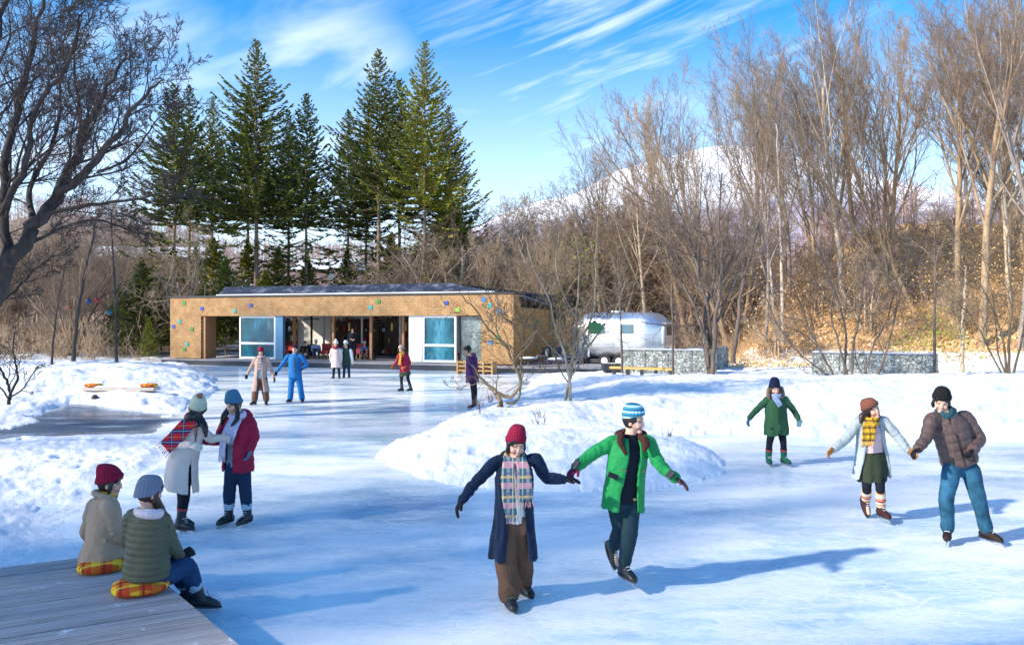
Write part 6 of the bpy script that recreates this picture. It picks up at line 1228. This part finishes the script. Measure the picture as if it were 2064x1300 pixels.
# conifers
def leafgreen(name, cs): return leafmat(name, cs, .55)
LG = leafgreen('fir_needles', ((.014, .040, .024), (.06, .10, .028), (.26, .28, .04))); LGY = leafgreen('sunlit_fir_needles', ((.05, .09, .02), (.20, .23, .03), (.40, .38, .05)))  # yellow ends of both ramps put sunlight on the needles into the colour
B_FIR = bark('fir_bark', (.17, .12, .085), (.42, .32, .22))
def conifer(seed, H, Rm, cb, lowp=.45, dens=1.0, leaf=LG):
    rng = np.random.default_rng(seed); W = TB(); C = []
    n = 14; pts = [np.array([rng.normal(0, .03), rng.normal(0, .03), H * i / n - .3]) for i in range(n + 1)]; W.tube(pts, [.19 * H / 23 * (1 - .93 * i / n) for i in range(n + 1)], 9)
    z = H * .12; k = 0; P0, P1, P2, RR_ = [], [], [], []
    while z < H * .995:
        t_ = z / H; low = t_ < cb
        if low: L_ = Rm * rng.uniform(.45, .95); pr = lowp
        else: L_ = Rm * min(1, (1 - (t_ - cb) / (1 - cb))**.95 * 1.06 + .015) * rng.uniform(.72, 1.12); pr = 1
        nb = 6
        for b in range(nb):
            if rng.random() > pr: continue
            az = k * 1.1 + b * 6.283 / nb + rng.normal(0, .25); L2 = L_ * rng.uniform(.7, 1.1); up = (-.12 if low else np.interp(t_, [cb, .75, .96, 1], [.16, .50, .8, 1.6])) + rng.normal(0, .07)
            d0 = np.array([math.cos(az), math.sin(az), up]); a = np.array([0, 0, z + rng.uniform(-.1, .1)]); sagk = .10 * L2; ns = max(4, int(L2 / .17 * dens)); side = np.array([-math.sin(az), math.cos(az), 0])
            pt = lambda u: a + d0 * L2 * u + np.array([0, 0, -sagk * math.sin(u * 2.4) + .30 * L2 * u**3 * .6])
            P0.append(pt(0)); P1.append(pt(.5)); P2.append(pt(1)); RR_.append(.035 if L2 > 1 else .02)
            bare = .35 if low else .08
            for s_ in range(ns):
                u = bare + (1 - bare) * (s_ + rng.random()) / ns; q = pt(u); wl = (.15 * np.interp(t_, [.8, 1], [1, .5]) + .27 * L2 * (1 - u)**.9 * .8) * rng.uniform(.6, 1.25)
                for sg in (-1, 1):
                    if low and rng.random() < .35: continue
                    dd = unit(side * sg * rng.uniform(.5, .9) + d0 / np.linalg.norm(d0) * rng.uniform(.8, 1.2) + [0, 0, rng.normal(-.05, .15)])
                    m = max(1, int(wl / .17))
                    for h_ in range(m): C.append((q + dd * wl * h_ / m, dd, wl / m * 1.35, rng.uniform(.045, .075) * np.interp(t_, [.8, 1], [1, .55])))
            C.append((pt(.88), unit(pt(1) - pt(.85)), L2 * .2 + .1, .07))
        z += (.42 if low else np.interp(t_, [cb, 1], [.44, .27])) * rng.uniform(.8, 1.2) * (H / 23)**.5; k += 1
    W.twigs(P0, P1, P2, np.array(RR_))
    q = np.array([c[0] for c in C]); d = np.array([c[1] for c in C]); l = np.array([c[2] for c in C])[:, None]; w = np.array([c[3] for c in C])[:, None]
    vs = []
    for rep in range(2):
        s_ = np.cross(d, rng.normal(0, 1, d.shape) + [0, 0, 2.0 if rep == 0 else 0]); s_ /= np.linalg.norm(s_, axis=1, keepdims=True) + 1e-9
        vs.append(np.stack([q, q + d * l * .45 + s_ * w, q + d * l, q + d * l * .45 - s_ * w], 1))
    v = np.concatenate(vs).reshape(-1, 3); me = np_mesh('crown', v, np.arange(len(v)).reshape(-1, 4), smooth=False); me.materials.append(leaf)
    a = W.mesh('trunk'); a.materials.append(B_FIR); return (a, me, H)
CF = [conifer(1, 23, 4.7, .42, .36), conifer(2, 21, 3.8, .50, .38, leaf=LG), conifer(3, 22, 4.3, .46, .26, leaf=LGY), conifer(4, 19, 3.4, .47, .42), conifer(5, 8, 2.6, .08, 1, leaf=LG), conifer(6, 7, 2.0, .05, 1, leaf=LGY)]
for px, ty, Yd, k, sx, lab in ((350, 168, 52, 3, 1.15, 'leftmost tall conifer of the row behind the cafe'), (382, 176, 57, 1, 1.0, 'second conifer from the left behind the cafe, half merged with the leftmost'), (428, 200, 60, 2, .85, 'smaller yellowish conifer left of the tallest one'), (500, 190, 62, 1, 1.0, 'conifer trunk close behind the left side of the tallest conifer'), (517, 84, 54, 0, 1.12, 'tallest broad conifer with a full pointed crown behind the cafe'),
        (582, 225, 61, 1, 1.05, 'dark conifer just right of the tallest one'), (618, 188, 55, 3, 1.05, 'dark slim conifer with a bare double trunk in the middle of the row'), (702, 225, 60, 1, 1.0, 'dark conifer under the left side of the spiky open conifer'), (764, 104, 54, 1, 1.1, 'spiky open conifer left of the yellow-green one'), (806, 160, 62, 3, 1.1, 'dark conifer squeezed between the spiky and the yellow-green one'),
        (856, 88, 52, 2, 1.0, 'yellow-green sunlit conifer with a pale trunk at the right end of the row'), (905, 215, 63, 0, 1.0, 'dark conifer whose pointed branches stick out right of the yellow-green one'), (738, 250, 66, 3, 1, 'thin dark conifer trunk behind the spiky open conifer')):
    x, y = at_px(px, Yd); place(CF[k], 'conifer', x, y, hfor(px, ty, Yd), px, lab, 'tree', 'tall conifers behind the cafe', sx=sx)
for px, ty, Yd, k, sx, lab in ((285, 528, 47, 4, 1.45, 'dark dense low conifer left of the cafe'), (325, 560, 50, 4, 1.3, 'dark low conifer touching the left end of the cafe'), (240, 585, 50, 4, 1.2, 'dark small conifer in the left wood behind the lantern trees'), (430, 480, 56, 5, 1.1, 'light green young conifer above the left part of the cafe roof'), (395, 500, 60, 5, 1.1, 'light green young conifer behind the left porch'), (500, 490, 60, 5, 1.1, 'young conifer under the tallest conifer'), (560, 500, 58, 5, 1, 'young conifer right of the tallest conifer trunk'), (455, 520, 47, 4, 1, 'dark young conifer seen through the porch opening'), (430, 600, 49, 5, 1, 'light green sapling conifer seen through the porch opening'), (700, 500, 58, 4, .8, 'dark young conifer behind the middle of the cafe roof'), (790, 470, 57, 5, .8, 'green young conifer below the squeezed dark one'), (905, 385, 58, 5, 1.2, 'yellowish conifer standing inside the brown wood right of the row'), (620, 520, 57, 5, 1.2, 'young conifer below the bare double trunk in the middle of the row'), (360, 520, 53, 5, 1.2, 'young conifer at the foot of the leftmost tall conifer'), (535, 545, 52, 5, 1.4, 'bushy light green conifer just above the cafe roof, under the tallest one'), (840, 500, 56, 4, 1.1, 'dark young conifer at the foot of the yellow-green one'), (300, 640, 43.5, 5, 1, 'small bright green conifer bush left of the cafe wall')):
    x, y = at_px(px, Yd); place(CF[k], 'conifer', x, y, hfor(px, ty, Yd), px, lab, 'tree', 'low conifers around the cafe', sx=sx)
# evergreen leaves on the small tree at the right, lanterns
rngl = np.random.default_rng(2); LGR = leafmat('yellow_green_leaf', ((.12, .16, .02), (.35, .38, .05)))
def pick(pts, Yd): return lambda rng, n: np.array([P(*pts[k], Yd) for k in rng.integers(0, len(pts), n)])
leafmass(9, 500, pick([(1885, 650), (1905, 680), (1925, 660), (1870, 690), (1830, 695), (1950, 700)], 32), .35, .07, 'shrub_leaves', 'yellow-green leaves of the small evergreen shrub by the right gabion end', LGR, 'shrub', kind='stuff')
leafmass(10, 700, pick([(1165, 530), (1120, 555), (1130, 520), (1110, 640), (1165, 500)], 52), .8, .12, 'yellow_leaves', 'sparse yellow-green leaves in the wood above the cafe corner', LGR, 'shrub', kind='stuff')
def lantern(px, py, Yd, c, lab, sq=False):
    p = P(px, py, Yd); e = empty('hanging_lantern', p, lab, 'lantern', None if sq else 'round lanterns in the dark trees'); M_ = plain('lantern_' + c[0], c[1], .5)
    if sq:
        MB().box((-.15, -.15, -.15), (.15, .15, .15)).build('lantern_body', M_, e, bevel=.01)
    else: MB().ell((0, 0, 0), (.11, .11, .12), None, 16, 10).build('lantern_body', M_, e, smooth=True)
    MB().tube([(0, 0, .15), (0, 0, .45)], .008, 5).build('cord', M_DARK, e); MB().tube([(0, 0, .14), (0, 0, .19)], .05, 8).build('lantern_cap', M_DARK, e)
lantern(1198, 661, 19.5, ('green', (.03, .16, .05)), 'dark green square lantern hanging in the pale-stemmed tree', True)
lantern(178, 608, 31, ('blue', (.015, .04, .12)), 'round blue lantern hanging in the left trees'); lantern(195, 605, 31.2, ('red', (.20, .02, .02)), 'round red lantern hanging beside the blue one'); lantern(220, 630, 31.4, ('teal', (.02, .10, .12)), 'round teal lantern hanging lower than the red one'); lantern(140, 621, 31, ('orange', (.28, .09, .03)), 'small round orange lantern left of the blue one')

# bare trees standing just outside the left of the picture, whose shade falls over the near ice
rnd = random.Random(17)
for i, (x, y, h, pi) in enumerate([(-13.5, 1.5, 15, 2), (-21, 1, 17, 2), (-22, 9.5, 16, 3), (-18, -1, 15, 0), (-15, -4, 15, 1), (-20, -3.5, 16, 0), (-29, 27, 16, 4), (-36, 29, 17, 0), (-32, 33.5, 16, 2), (-41, 33, 17, 3)]):
    place(V[pi], 'bare_tree', x, y, h, rnd.uniform(0, 6.28), 'bare tree standing outside the left picture edge that shades the rink', 'tree', 'bare trees beside the rink')
